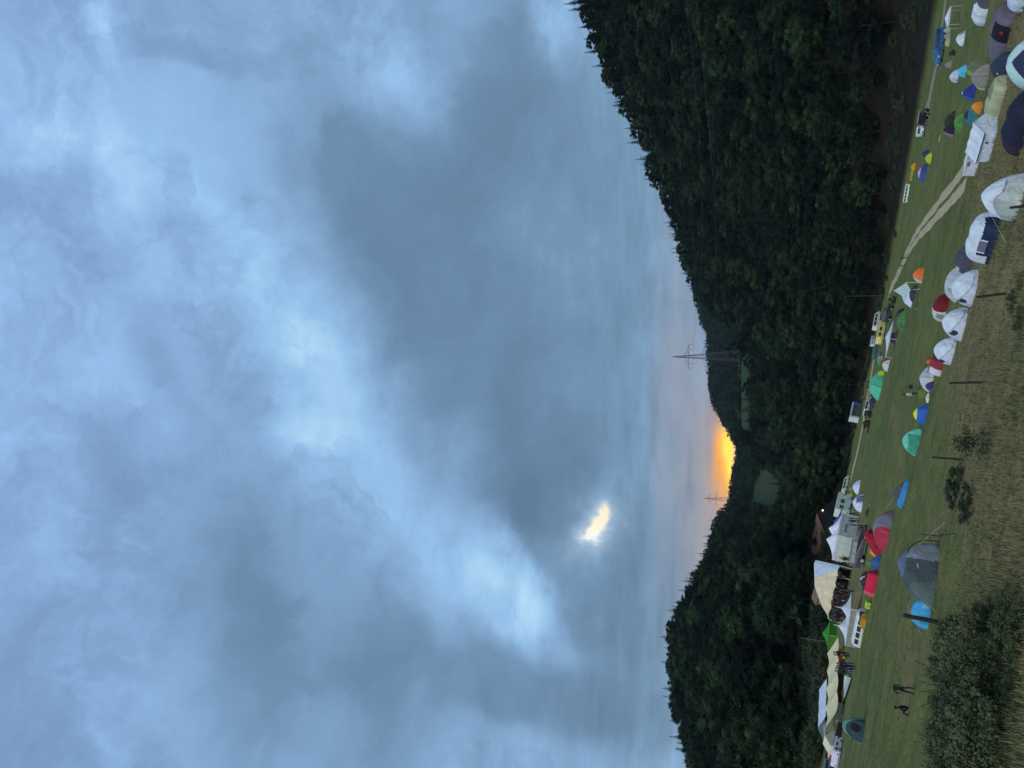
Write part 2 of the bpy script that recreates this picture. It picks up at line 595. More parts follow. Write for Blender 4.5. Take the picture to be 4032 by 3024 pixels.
def pagoda(name, label, reg, L, R, hpx, eave, col, dr=1., cat='canopy', group='canopies in the camp', walls=(), wallcol=None, conc=1.7, legs=True, peaks=1):
    M, w, s = frame(reg, L, R)
    h = hpx * s
    he = h * eave
    d = min(w * dr, 9)
    root = thing(name, label, cat, M, group)
    n = 40
    u = np.linspace(-1, 1, n)[:, None]
    v = np.linspace(-1, 1, n)[None, :]
    up = u if peaks == 1 else (((u + 1) * peaks / 2) % 1.0) * 2 - 1
    if peaks > 1:
        up = np.abs(np.abs(((u + 1) * peaks / 2) % 2 - 1)) * 0 + (((u + 1) * peaks / 2 - .5) - np.round((u + 1) * peaks / 2 - .5)) * 2
    r = np.maximum(np.abs(up), np.abs(v)) * .55 + np.sqrt(up ** 2 + v ** 2) / 1.414 * .45
    z = he + (h - he) * (1 - np.clip(r, 0, 1)) ** conc - .04 * he * (1 - np.abs(up * v))
    P = np.stack([u * w / 2 + 0 * v, d / 2 + v * d / 2 + 0 * u, z], -1)
    shell(root, P, [('roof', fab(*col), None)])
    mb = MB()
    th = he * .1
    for a, b in (((-w / 2, 0), (w / 2, 0)), ((w / 2, 0), (w / 2, d)), ((w / 2, d), (-w / 2, d)), ((-w / 2, d), (-w / 2, 0))):
        mb.add([(a[0] * 1.004, a[1], he * .98), (b[0] * 1.004, b[1], he * .98), (b[0] * 1.004, b[1], he - th), (a[0] * 1.004, a[1], he - th)], [(0, 1, 2, 3)])
    mb.build('valance', fab(*col), root)
    if legs:
        for sx in (-1, 1):
            for y in (.03, d - .03):
                leg(root, (sx * (w / 2 - .03), y, -.1), (sx * (w / 2 - .03), y, he * .97), max(.025, w * .008))
    for wl in walls:
        a, b = {'front': ((-w / 2 + .05, .05), (w / 2 - .05, .05)), 'back': ((-w / 2 + .05, d - .05), (w / 2 - .05, d - .05)),
                'left': ((-w / 2 + .05, .05), (-w / 2 + .05, d - .05)), 'right': ((w / 2 - .05, .05), (w / 2 - .05, d - .05))}[wl]
        k = 16
        vs, fs = [], []
        nx, ny = -(b[1] - a[1]), (b[0] - a[0])
        ln = math.hypot(nx, ny)
        for i in range(k + 1):
            f = i / k
            o = .03 * math.sin(i * 1.9)
            for zt in (-.08, he * .93):
                vs.append((a[0] + (b[0] - a[0]) * f + nx / ln * o, a[1] + (b[1] - a[1]) * f + ny / ln * o, zt))
        fs = [(2 * i, 2 * i + 2, 2 * i + 3, 2 * i + 1) for i in range(k)]
        mesh('wall', vs, fs, fab(*(wallcol or col)), root, True)
    return root, w, d, h


def house(name, label, reg, L, R, hpx, eave, roofc, wallc, dr=.6, cat='tent', group=None, over=.0, open_front=False, rk='fabric', ridge_along=True, floor_open=False):
    """walls and a pitched roof, ridge along the front or running away from it"""
    M, w, s = frame(reg, L, R)
    h = hpx * s
    he = h * eave
    d = min(w * dr, 14)
    root = thing(name, label, cat, M, group)
    rm = fab(*roofc, rk if rk != 'fabric' else 'fabric')
    wm = fab(*wallc, 'fabric' if rk == 'fabric' else 'wood')
    x0, x1 = -w / 2, w / 2
    o = over
    nn = 14
    if ridge_along:
        def rp(i, t):  # t 0 front eave .5 ridge 1 back eave
            f = i / nn
            sagz = -.03 * h * math.sin(PI * f * 3) ** 2 * (1 if rk == 'fabric' else 0)
            y = -o + (d + 2 * o) * t
            z = he + (h - he) * (1 - abs(2 * t - 1)) + sagz
            return (x0 - o + (w + 2 * o) * f, y, z)
        vs = [rp(i, t) for i in range(nn + 1) for t in (0, .5, 1)]
        fs = []
        for i in range(nn):
            for j in range(2):
                a = i * 3 + j
                fs.append((a, a + 3, a + 4, a + 1))
        mesh('roof', vs, fs, rm, root)
        gab = [[(x, 0, -.1), (x, 0, he), (x, d / 2, h), (x, d, he), (x, d, -.1)] for x in (x0, x1)]
    else:
        vs = [(x0 - o, -o, he - o * .4), (0, -o, h), (x1 + o, -o, he - o * .4), (x0 - o, d + o, he - o * .4), (0, d + o, h), (x1 + o, d + o, he - o * .4)]
        mesh('roof', vs, [(0, 1, 4, 3), (1, 2, 5, 4)], rm, root)
        gab = [[(x0, y, -.1), (x0, y, he), (0, y, h - .02), (x1, y, he), (x1, y, -.1)] for y in (0, d)]
    for k, g in enumerate(gab):
        if not (open_front and not ridge_along and k == 0):
            mesh('gable_wall', g, [(0, 1, 2, 3, 4)], wm, root)
    if ridge_along:
        if not open_front:
            mesh('wall', [(x0, 0, -.1), (x1, 0, -.1), (x1, 0, he), (x0, 0, he)], [(0, 1, 2, 3)], wm, root)
        mesh('wall', [(x0, d, -.1), (x1, d, -.1), (x1, d, he), (x0, d, he)], [(0, 1, 2, 3)], wm, root)
    else:
        for x in (x0, x1):
            mesh('wall', [(x, 0, -.1), (x, d, -.1), (x, d, he), (x, 0, he)], [(0, 1, 2, 3)], wm, root)
    return root, w, d, h, he


def sail(name, label, pts, faces, poles, mats, cat='tarp', group='canopies in the camp', guys=()):
    """stretched cloth from real 3-D corner points (world), poles to the ground"""
    c = sum((Vector(p) for p in pts), Vector()) / len(pts)
    root = thing(name, label, cat, Matrix.Translation((c.x, c.y, float(zfield(c.x, c.y)))), group)
    o = Vector(root.matrix_world.translation)
    for (f, m, pn) in [(f, m, pn) for f, m, pn in faces]:
        bm = bmesh.new()
        vs = [bm.verts.new(Vector(pts[i]) - o) for i in f]
        bm.faces.new(vs)
        bmesh.ops.triangulate(bm, faces=bm.faces[:])
        bmesh.ops.subdivide_edges(bm, edges=bm.edges[:], cuts=4, use_grid_fill=True)
        me = bpy.data.meshes.new(pn)
        bm.to_mesh(me)
        bm.free()
        me.materials.append(fab(*m))
        ob = bpy.data.objects.new(pn, me)
        COL.objects.link(ob)
        ob.parent = root
    for p, q in poles:
        MB().tube(Vector(q) - o, Vector(p) - o, .035).build('pole', fab(190, 195, 195, 'metal'), root)
    for p, q in guys:
        MB().tube(Vector(q) - o, Vector(p) - o, .015, n=4).build('guy_rope', fab(170, 170, 160, 'plastic'), root)
    return root


def px3(reg, p, t):
    X, Y = reg(p)
    return ray(X, Y) * t


# vehicles ---------------------------------------------------------------
PROF = {
    'car': ([(0, .2), (0, .58), (.03, .66), (.14, .93), (.22, 1), (.56, 1), (.74, .66), (.96, .56), (1, .46), (1, .2)], .64, [(.19, .38, .68, .94), (.40, .60, .68, .94)], (.66, .58)),
    'suv': ([(0, .2), (0, .6), (.02, .88), (.07, 1), (.62, 1), (.77, .66), (.97, .58), (1, .45), (1, .2)], .62, [(.09, .32, .66, .93), (.34, .5, .66, .93), (.515, .63, .66, .93)], (.70, .8)),
    'van': ([(0, .14), (0, .93), (.03, 1), (.78, 1), (.92, .6), (.99, .5), (1, .42), (1, .14)], .55, [(.08, .3, .58, .86), (.33, .56, .58, .86), (.6, .76, .58, .86)], (.85, .8)),
    'bus': ([(0, .12), (0, .95), (.02, 1), (.95, 1), (1, .88), (1, .12)], .5, [(.04, .2, .54, .84), (.23, .4, .54, .84), (.43, .6, .54, .84), (.63, .8, .54, .84), (.83, .95, .54, .84)], (.98, .7)),
    'camper': ([(0, .1), (0, .97), (.02, 1), (.97, 1), (1, .93), (1, .68), (.84, .62), (.93, .42), (1, .38), (1, .1)], .45, [(.1, .28, .5, .76), (.4, .62, .5, .76)], (.9, .5)),
    'box': ([(0, .1), (0, 1), (1, 1), (1, .1)], .5, [(.15, .45, .5, .8), (.55, .85, .5, .8)], (1, .5)),
}


def vehicle(name, label, cat, reg, L, R, hpx, kind, col, width=None, flip=False, length=None, yaw=None, win=(28, 32, 38), group='parked vehicles', lights=None, roofcol=None):
    M, w, s = frame(reg, L, R)
    h = hpx * s
    if length:
        w = length
    W = width or min(max(w * .42, .8), 2.3)
    if yaw is not None:
        M = M @ Matrix.Rotation(yaw, 4, 'Z')
    root = thing(name, label, cat, M, group)
    prof, belt, wins, ws = PROF[kind]
    sgn = -1 if flip else 1
    X = lambda f: sgn * (f - .5) * w
    half = lambda z: W / 2 * (1 - .16 * max(0, (z - belt) / (1 - belt)) * (kind not in ('bus', 'box', 'camper')))
    vs, fs = [], []
    n = len(prof)
    for y in (-1, 1):
        for (fx, fz) in prof:
            vs.append((X(fx), W / 2 + y * half(fz), fz * h))
    fs = [(i, (i + 1) % n, n + (i + 1) % n, n + i) for i in range(n)]
    fs += [tuple(range(n)), tuple(range(2 * n - 1, n - 1, -1))]
    bm = bmesh.new()
    bv = [bm.verts.new(v) for v in vs]
    for f in fs:
        bm.faces.new([bv[i] for i in f])
    bmesh.ops.recalc_face_normals(bm, faces=bm.faces[:])
    bmesh.ops.bevel(bm, geom=bm.edges[:], offset=min(.05, h * .03), segments=2, affect='EDGES')
    me = bpy.data.meshes.new('body')
    bm.to_mesh(me)
    bm.free()
    me.materials.append(fab(*col, 'paint'))
    bo = bpy.data.objects.new('body', me)
    COL.objects.link(bo)
    bo.parent = root
    gm = fab(*win, 'glass')
    for side in (-1, 1):
        for (a, b, c, d) in wins:
            q = []
            for fx, fz in ((a, c), (b, c), (b, d), (a, d)):
                q.append((X(fx), W / 2 + side * (half(fz) + .008), fz * h))
            mesh('window', q, [(0, 1, 2, 3)], gm, root)
    # windscreen and rear window, on the profile segments that lean
    for i in range(n - 1):
        (ax, az), (bx, bz) = prof[i], prof[i + 1]
        if min(az, bz) >= belt - .1 and abs(bz - az) > .2 and kind not in ('box',):
            dx, dz = (bx - ax) * w, (bz - az) * h
            ln = math.hypot(dx, dz)
            nx, nz = -dz / ln * .012 * sgn, dx / ln * .012
            f0, f1 = .12, .9
            q = []
            for f, y in ((f0, -1), (f0, 1), (f1, 1), (f1, -1)):
                fx, fz = ax + (bx - ax) * f, az + (bz - az) * f
                q.append((X(fx) + nx, W / 2 + y * half(fz) * .86, fz * h + nz))
            mesh('windscreen' if i > 3 else 'rear_window', q, [(0, 1, 2, 3)], gm, root)
    rw = min(.36, h * .22)
    for fx in ((.2, .8) if kind != 'box' else (.5,)):
        for y in (.1, W - .1):
            tb = MB().tube((X(fx), y - .1, rw * .85), (X(fx), y + .1, rw * .85), rw, n=16)
            to = tb.build('wheel', fab(22, 22, 24, 'rubber'), root)
            yy = y + (.105 if y > W / 2 else -.105)
            MB().tube((X(fx), yy - .01, rw * .85), (X(fx), yy + .01, rw * .85), rw * .58, n=12).build('rim', fab(130, 135, 140, 'metal'), to)
    if kind != 'box':
        for y in (.14 * W, .86 * W):
            MB().box(X(1) - .03, X(1) + .03, y - .12, y + .12, h * .36, h * .44).build('headlight', lights or fab(200, 205, 205, 'glass'), root)
            MB().box(X(0) - .03, X(0) + .03, y - .09, y + .09, h * .38, h * .5).build('tail_light', fab(120, 20, 20, 'glass'), root)
        MB().box(X(.5) - w * .5 - .04, X(.5) + w * .5 + .04, W * .04, W * .96, h * .2, h * .27).build('bumper', fab(40, 42, 45, 'plastic'), root)
    if roofcol:
        MB().box(X(.1), X(.75), W * .1, W * .9, h * 1.0, h * 1.05).build('roof_cover', fab(*roofcol), root)
    return root


# people ------------------------------------------------------------------
def body_mesh(pose, top, legs, skin=(150, 120, 105), shoes=(30, 28, 28)):
    """one continuous skinned figure 1.75 m tall, facing -y; pose is a dict of joint overrides"""
    J = {
        'pelvis': (0, 0, .95, .135, .095), 'waist': (0, 0, 1.10, .125, .09), 'chest': (0, -.01, 1.30, .155, .10), 'neckb': (0, 0, 1.46, .08, .065),
        'neck': (0, -.005, 1.53, .055, .055), 'jaw': (0, -.025, 1.60, .068, .075), 'head': (0, -.01, 1.67, .078, .09), 'crown': (0, 0, 1.74, .05, .06),
    }
    E = [('pelvis', 'waist'), ('waist', 'chest'), ('chest', 'neckb'), ('neckb', 'neck'), ('neck', 'jaw'), ('jaw', 'head'), ('head', 'crown')]
    for s, sx in (('l', 1), ('r', -1)):
        J['sh' + s] = (sx * .17, 0, 1.42, .062, .062)
        J['el' + s] = (sx * .23, .02, 1.13, .045, .045)
        J['wr' + s] = (sx * .25, -.05, .88, .03, .026)
        J['pa' + s] = (sx * .255, -.07, .80, .036, .02)
        for i, (o, ln) in enumerate(((-.03, .075), (-.01, .085), (.01, .08), (.03, .065))):
            J['fk%d%s' % (i, s)] = (sx * .255, -.075 + o, .80 - ln * .55, .011, .010)
            J['ft%d%s' % (i, s)] = (sx * .245, -.08 + o, .80 - ln, .009, .008)
        J['tk' + s] = (sx * .24, -.115, .80, .011, .011)
        J['hip' + s] = (sx * .09, 0, .88, .095, .095)
        J['kn' + s] = (sx * .10, -.01, .50, .062, .062)
        J['an' + s] = (sx * .105, .02, .09, .042, .045)
        J['to' + s] = (sx * .115, -.15, .03, .04, .028)
        E += [('chest', 'sh' + s), ('sh' + s, 'el' + s), ('el' + s, 'wr' + s), ('wr' + s, 'pa' + s), ('pa' + s, 'tk' + s),
              ('pelvis', 'hip' + s), ('hip' + s, 'kn' + s), ('kn' + s, 'an' + s), ('an' + s, 'to' + s)]
        for i in range(4):
            E += [('pa' + s, 'fk%d%s' % (i, s)), ('fk%d%s' % (i, s), 'ft%d%s' % (i, s))]
    wd = {}
    for k, v in pose.items():
        if k.startswith('wr'):
            o = Vector(v) - Vector(J[k][:3])
            for q in list(J):
                if q[-1] == k[-1] and (q.startswith('pa') or q.startswith('f') or q.startswith('tk')):
                    J[q] = tuple(Vector(J[q][:3]) + o) + J[q][3:]
        if k.startswith('an'):
            o = Vector(v) - Vector(J[k][:3])
            q = 'to' + k[-1]
            J[q] = tuple(Vector(J[q][:3]) + o) + J[q][3:]
        J[k] = tuple(v) + J[k][3:]
    names = list(J)
    me = bpy.data.meshes.new('body')
    me.from_pydata([J[k][:3] for k in names], [(names.index(a), names.index(b)) for a, b in E], [])
    ob = bpy.data.objects.new('body', me)
    COL.objects.link(ob)
    ob.modifiers.new('skin', 'SKIN')
    bm = bmesh.new()
    bm.from_mesh(me)
    ly = bm.verts.layers.skin.verify()
    bm.verts.ensure_lookup_table()
    for i, k in enumerate(names):
        bm.verts[i][ly].radius = J[k][3:5]
        bm.verts[i][ly].use_root = (k == 'pelvis')
    bm.to_mesh(me)
    bm.free()
    sb = ob.modifiers.new('sub', 'SUBSURF')
    sb.levels = sb.render_levels = 1
    dg = bpy.context.evaluated_depsgraph_get()
    m2 = bpy.data.meshes.new_from_object(ob.evaluated_get(dg))
    bpy.data.objects.remove(ob)
    m2.name = 'body'
    m2.materials.clear()
    for c, kd in ((skin, 'skin'), (top, 'fabric'), (legs, 'fabric'), (shoes, 'rubber')):
        m2.materials.append(fab(*c, kd))
    pos = {k: Vector(J[k][:3]) for k in names}
    grp = {}
    for k in names:
        if k in ('neck', 'jaw', 'head', 'crown') or k[:2] in ('wr', 'pa', 'tk') or k[0] == 'f' and k[1] in 'kt':
            grp[k] = 0
        elif k in ('waist', 'chest', 'neckb') or k[:2] in ('sh', 'el'):
            grp[k] = 1
        elif k == 'pelvis' or k[:3] == 'hip' or k[:2] == 'kn':
            grp[k] = 2
        else:
            grp[k] = 3 if k[:2] == 'to' else 2
    for p in m2.polygons:
        c = p.center
        k = min(pos, key=lambda q: (pos[q] - c).length)
        p.material_index = grp[k]
        p.use_smooth = True
    return m2, pos['head']


def hair_mesh(c, col):
    vs, fs = [], []
    n, m = 12, 6
    for j in range(m + 1):
        ps = j / m * PI * .62
        for i in range(n):
            t = 2 * PI * i / n
            front = max(0, -math.sin(t))
            pe = ps * (1 - .35 * front)
            vs.append((c.x + .098 * math.sin(pe) * math.cos(t), c.y + .012 + .11 * math.sin(pe) * math.sin(t), c.z + .012 + .105 * math.cos(pe)))
    for j in range(m):
        for i in range(n):
            a, b = j * n + i, j * n + (i + 1) % n
            fs.append((a, a + n, b + n, b))
    me = bpy.data.meshes.new('hair')
    me.from_pydata(vs, [], fs)
    me.materials.append(fab(*col, 'fabric'))
    me.polygons.foreach_set('use_smooth', [True] * len(fs))
    return me


def face_mesh(c):
    mb = MB()
    for sx in (-1, 1):
        mb.tube((c.x + sx * .03, c.y - .085, c.z - .005), (c.x + sx * .03, c.y - .092, c.z - .005), .010, n=8)
    mb.tube((c.x, c.y - .085, c.z - .01), (c.x, c.y - .112, c.z - .045), .008, .014, n=6)
    mb.box(c.x - .022, c.x + .022, c.y - .09, c.y - .084, c.z - .078, c.z - .07)
    for sx in (-1, 1):
        mb.tube((c.x + sx * .075, c.y, c.z - .02), (c.x + sx * .093, c.y + .01, c.z - .02), .025, .02, n=8)
    me = bpy.data.meshes.new('face')
    me.from_pydata(mb.v, [], mb.f)
    me.materials.append(fab(74, 56, 50, 'skin'))
    return me


STAND = {}
WALK = {'knl': (.10, -.20, .52), 'anl': (.10, -.25, .10), 'knr': (-.10, .05, .50), 'anr': (-.10, .36, .13), 'ell': (.24, .14, 1.16), 'wrl': (.24, .16, .92), 'elr': (-.24, -.10, 1.15), 'wrr': (-.22, -.26, .97)}
LEAN = {'ell': (.33, .06, 1.17), 'wrl': (.19, -.12, 1.04), 'knr': (-.16, -.04, .5), 'anr': (-.2, .0, .09)}
HIPS = {'ell': (.36, .08, 1.20), 'wrl': (.17, -.06, 1.02), 'elr': (-.26, -.1, 1.16), 'wrr': (-.12, -.28, 1.2)}
STRIDE = {'knl': (.17, -.06, .52), 'anl': (.25, -.02, .10), 'knr': (-.12, .0, .50), 'anr': (-.13, .03, .09), 'ell': (.33, .02, 1.18), 'wrl': (.3, -.1, .95)}
SIT = {'pelvis': (0, 0, .16), 'waist': (0, .02, .32), 'chest': (0, -.04, .54), 'neckb': (0, -.08, .70), 'neck': (0, -.1, .77), 'jaw': (0, -.13, .83), 'head': (0, -.12, .90), 'crown': (0, -.11, .97),
       'shl': (.17, -.06, .66), 'shr': (-.17, -.06, .66), 'ell': (.24, -.22, .42), 'wrl': (.12, -.42, .42), 'elr': (-.24, -.22, .42), 'wrr': (-.12, -.42, .42),
       'hipl': (.1, -.02, .14), 'hipr': (-.1, -.02, .14), 'knl': (.13, -.42, .46), 'anl': (.12, -.55, .09), 'knr': (-.13, -.42, .46), 'anr': (-.12, -.55, .09)}

_pm = {}


def person(label, reg, feet, hpx, pose, top, legs, hair=(40, 34, 30), yaw=0., group=None, height=None, skin=(104, 82, 74)):
    X, Y = reg(feet)
    p, t = hit(X, Y)
    h = height or hpx * t / F / 1.08
    key = (id(pose), top, legs, hair, skin)
    if key not in _pm:
        bmsh, hd = body_mesh(pose, top, legs, skin)
        _pm[key] = (bmsh, hair_mesh(hd, hair), face_mesh(hd))
    b, hm, fm = _pm[key]
    sc = h / (1.78 if pose is not SIT else 1.02)
    M = Matrix.Translation(p) @ Matrix.Rotation(yaw, 4, 'Z') @ Matrix.Scale(sc, 4)
    root = thing('person', label, 'person', M, group)
    for nm, me in (('body', b), ('hair', hm), ('face', fm)):
        o = bpy.data.objects.new(nm, me)
        COL.objects.link(o)
        o.parent = root
    return root
# ================================================================== terrain mesh
def build_ground():
    al = np.concatenate([np.linspace(-1.6, -.62, 18, endpoint=False), np.linspace(-.62, .66, 330), np.linspace(.66, 1.6, 18)[1:]])
    ys = np.concatenate([np.linspace(-12, 60, 60, endpoint=False), np.linspace(60, 330, 110, endpoint=False), np.linspace(330, 1000, 110, endpoint=False),
                         np.linspace(1000, 3000, 60, endpoint=False), np.linspace(3000, 4400, 12)])
    A, Y = np.meshgrid(al, ys, indexing='ij')
    X = A * np.maximum(Y, 20 + Y * .0)
    Zz = H(X, Y)
    nu, nv = A.shape
    V = np.stack([X, Y, Zz], -1).reshape(-1, 3)
    i, j = np.meshgrid(np.arange(nu - 1), np.arange(nv - 1), indexing='ij')
    f = np.stack([i * nv + j, (i + 1) * nv + j, (i + 1) * nv + j + 1, i * nv + j + 1], -1).reshape(-1, 4)
    me = bpy.data.meshes.new('ground')
    me.vertices.add(len(V))
    me.vertices.foreach_set('co', V.ravel())
    me.loops.add(len(f) * 4)
    me.loops.foreach_set('vertex_index', f.ravel())
    me.polygons.add(len(f))
    me.polygons.foreach_set('loop_start', np.arange(len(f)) * 4)
    me.polygons.foreach_set('use_smooth', np.ones(len(f), bool))
    me.update()
    x, y, z = V.T
    a2 = x / np.maximum(y, 1)
    ks = knots(a2)
    forest = np.clip((y - ks[0][0] - 4) / 8, 0, 1)
    mead = cleared(x, y, z).astype(float)
    px, py, dep = topix(x, y, z)
    # dry, straw coloured grass towards the viewer on the near slope
    dry = np.clip((px - 3690 - (py - 1500) * .05) / 220, 0, 1) * (y < 60) * (y > 0) * (px < 6000)
    dry = np.where(y < 14, 1, dry) * np.clip((2950 - py) / 500, .25, 1) * 1.0
    worn = np.exp(-((py - 2700) / 380) ** 2 - ((px - 3590) / 60) ** 2) * (y < 70) * .55
    worn += np.exp(-((py - 2250) / 330) ** 2 - ((px - 3372) / 32) ** 2) * (y < 140) * .6
    worn += np.exp(-((px - 3537 - 14 * np.sin(py / 70)) / 11) ** 2) * (py > 1600) * (py < 2000) * (y < 120) * (y > 5) * .5
    worn += np.exp(-((px - 3640 - .18 * (py - 1900)) / 14) ** 2) * (py > 1750) * (py < 2350) * (y < 120) * (y > 5) * .35
    dry = np.clip(dry + worn, 0, 1)
    col = np.stack([forest, mead, dry, np.ones_like(x)], -1)
    at = me.color_attributes.new('cover', 'FLOAT_COLOR', 'POINT')
    at.data.foreach_set('color', col.ravel().astype(np.float32))
    me.materials.append(groundmat())
    o = bpy.data.objects.new('ground', me)
    COL.objects.link(o)
    tag(o, 'green and straw coloured camp meadow with the hillsides rising behind it', 'ground', kind='structure')


build_ground()


def strip(name, label, pxs, widths, mat, lift, offs=(0,), per=.9):
    pts = []
    for q in pxs:
        p, t = hit(*q)
        pts.append(p)
    P = []
    for a, b in zip(pts[:-1], pts[1:]):
        for k in range(12):
            P.append(a.lerp(b, k / 12))
    P.append(pts[-1])
    # smooth
    Q = np.array([tuple(p) for p in P])
    for _ in range(30):
        Q[1:-1] = Q[1:-1] * .5 + (Q[:-2] + Q[2:]) * .25
    n = len(Q)
    vs, fs = [], []
    T = np.gradient(Q[:, :2], axis=0)
    T /= np.linalg.norm(T, axis=1)[:, None]
    N = np.stack([-T[:, 1], T[:, 0]], 1)
    for o in offs:
        b = len(vs)
        for k in range(n):
            w = np.interp(k / (n - 1), np.linspace(0, 1, len(widths)), widths)
            for s in np.linspace(-1, 1, 5):
                jit = .03 * w * math.sin(k * .9 + s * 7) * (abs(s) == 1)
                x, y = Q[k, :2] + N[k] * (o + s * w / 2 + jit)
                vs.append((x, y, float(H(x, y)) + lift))
        for k in range(n - 1):
            for s in range(4):
                i = b + k * 5 + s
                fs.append((i, i + 5, i + 6, i + 1))
    ob = mesh(name, vs, fs, mat)
    tag(ob, label, 'track', kind='structure')
    return ob


M_TRACK = dirtmat('pale_track_gravel', (.30, .23, .13), (.60, .44, .25), .3)
M_EARTH = dirtmat('brown_earth', (.20, .155, .10), (.34, .265, .17), .6)
TR = [(3815, 675), (3789, 712), (3741, 772), (3693, 825), (3650, 878), (3608, 931), (3580, 980), (3563, 1017), (3545, 1062), (3521, 1112), (3500, 1154)]
strip('dirt_track', 'pale double rutted track crossing the meadow behind the tents', TR, (1.15, 1.35, 1.7), M_TRACK, .035, (-.86, .86))
strip('valley_road', 'pale gravel lane along the far right edge of the meadow', [(3730, -60), (3716, 60), (3695, 215), (3675, 330), (3655, 420), (3640, 470), (3630, 520)],
      (12, 11, 9), M_EARTH, .06, (0,))
strip('sandy_lane', 'sandy lane along the foot of the wood behind the vehicles', [(3352, 1880), (3372, 1800), (3386, 1740), (3396, 1690), (3408, 1620), (3424, 1520), (3440, 1440), (3452, 1330)],
      (7, 10, 11, 8, 6), M_TRACK, .08, (0,))

# ================================================================== trees
def broadleaf(seed, hgt=16.0, nclump=34, per=150, spread=.36, size=.36):
    r = np.random.default_rng(seed)
    vs, fs = [], []
    cl = []
    while len(cl) < nclump:
        th = r.uniform(0, 2 * PI)
        q = r.uniform(-1, 1)
        rad = r.uniform(.35, 1) ** .6
        zz = .52 + .46 * q * rad
        rr = hgt * spread * rad * math.sqrt(max(0, 1 - q * q * .92)) * (1.12 - .42 * (zz - .3))
        cl.append((rr * math.cos(th), rr * math.sin(th), hgt * zz, hgt * r.uniform(.075, .155)))
    V = []
    for cx, cy, cz, cr in cl:
        k = int(per * (cr / (hgt * .11)) ** 1.3)
        d = r.normal(size=(k, 3))
        d /= np.linalg.norm(d, axis=1)[:, None]
        d[:, 2] = np.abs(d[:, 2]) * .9 - .25
        c = np.array([cx, cy, cz]) + d * cr * r.uniform(.45, 1.25, (k, 1)) * np.array([1, 1, .8])
        nrm = d + r.normal(size=(k, 3)) * .55
        nrm /= np.linalg.norm(nrm, axis=1)[:, None]
        t1 = np.cross(nrm, r.normal(size=(k, 3)))
        t1 /= np.linalg.norm(t1, axis=1)[:, None] + 1e-9
        t2 = np.cross(nrm, t1)
        s = size * r.uniform(.5, 1.25, (k, 1))
        V.append(np.stack([c - t1 * s * .55, c + t2 * s * .32 - nrm * s * .1, c + t1 * s * .55, c - t2 * s * .32 - nrm * s * .1], 1))
        # dense inner leaves, so that light does not shine through the clump
        k = 16
        e = r.normal(size=(k, 3))
        e /= np.linalg.norm(e, axis=1)[:, None]
        c = np.array([cx, cy, cz]) + e * cr * r.uniform(.1, .45, (k, 1)) * np.array([1, 1, .7])
        t1 = np.cross(e, r.normal(size=(k, 3)))
        t1 /= np.linalg.norm(t1, axis=1)[:, None] + 1e-9
        t2 = np.cross(e, t1)
        s = cr * r.uniform(.3, .6, (k, 1))
        V.append(np.stack([c - t1 * s, c + t2 * s * .8, c + t1 * s, c - t2 * s * .8], 1))
    V = np.concatenate(V).reshape(-1, 3)
    return V, np.arange(len(V)).reshape(-1, 4)


def conifer(seed, hgt=18.0, whorls=26, rad=.17):
    r = np.random.default_rng(seed)
    V, Fq = [], []
    for w in range(whorls):
        f = w / (whorls - 1)
        z = hgt * (.10 + .90 * f)
        R = hgt * rad * (1 - f) ** .85 * r.uniform(.75, 1.15) + .38
        k = int(12 - 7 * f)
        for i in range(k):
            a = 2 * PI * (i + r.uniform(-.3, .3)) / k + w * .7
            L = R * r.uniform(.65, 1.15)
            ca, sa = math.cos(a), math.sin(a)
            dr = -.32 * L + r.uniform(-.15, .1)
            for sgm in range(3):
                t0, t1 = sgm / 3, (sgm + 1) / 3
                w0, w1 = .30 * L * (1 - t0 * .7) + .1, .30 * L * (1 - t1 * .85) + .05
                for sd in (-1, 1):
                    b = len(V)
                    V += [(ca * L * t0, sa * L * t0, z + dr * t0 ** 1.3), (ca * L * t1, sa * L * t1, z + dr * t1 ** 1.3),
                          (ca * L * t1 - sa * w1 * sd, sa * L * t1 + ca * w1 * sd, z + dr * t1 ** 1.3 - .22 * w1 - r.uniform(0, .15)),
                          (ca * L * (t0 + .05) - sa * w0 * sd, sa * L * (t0 + .05) + ca * w0 * sd, z + dr * t0 ** 1.3 - .25 * w0 - r.uniform(0, .15))]
                    Fq.append((b, b + 1, b + 2, b + 3))
    b = len(V)
    V += [(-.1, 0, hgt * .9), (.1, 0, hgt * .9), (.03, 0, hgt * 1.0), (-.03, 0, hgt * 1.0), (0, -.1, hgt * .9), (0, .1, hgt * .9), (0, .03, hgt * 1.0), (0, -.03, hgt * 1.0)]
    Fq += [(b, b + 1, b + 2, b + 3), (b + 4, b + 5, b + 6, b + 7)]
    return np.array(V), np.array(Fq)


def qmesh(name, V, Fq, mat):
    me = bpy.data.meshes.new(name)
    me.vertices.add(len(V))
    me.vertices.foreach_set('co', np.asarray(V, np.float32).ravel())
    me.loops.add(len(Fq) * 4)
    me.loops.foreach_set('vertex_index', np.asarray(Fq, np.int32).ravel())
    me.polygons.add(len(Fq))
    me.polygons.foreach_set('loop_start', np.arange(len(Fq)) * 4)
    me.update()
    me.materials.append(mat)
    return me


def trunkmesh(hgt, r, limbs):
    mb = MB()
    mb.tube((0, 0, -.8), (0.05, 0, hgt * .35), r, r * .8, n=8).tube((.05, 0, hgt * .35), (0, .1, hgt * .72), r * .8, r * .25, n=8)
    for i in range(limbs):
        a = i * 2.4
        z = hgt * (.32 + .07 * i)
        mb.tube((0.03, 0, z), (math.cos(a) * hgt * .2, math.sin(a) * hgt * .2, z + hgt * .16), r * .4, r * .12, n=6)
    me = bpy.data.meshes.new('trunk')
    me.from_pydata(mb.v, [], mb.f)
    me.materials.append(M_BARK)
    return me


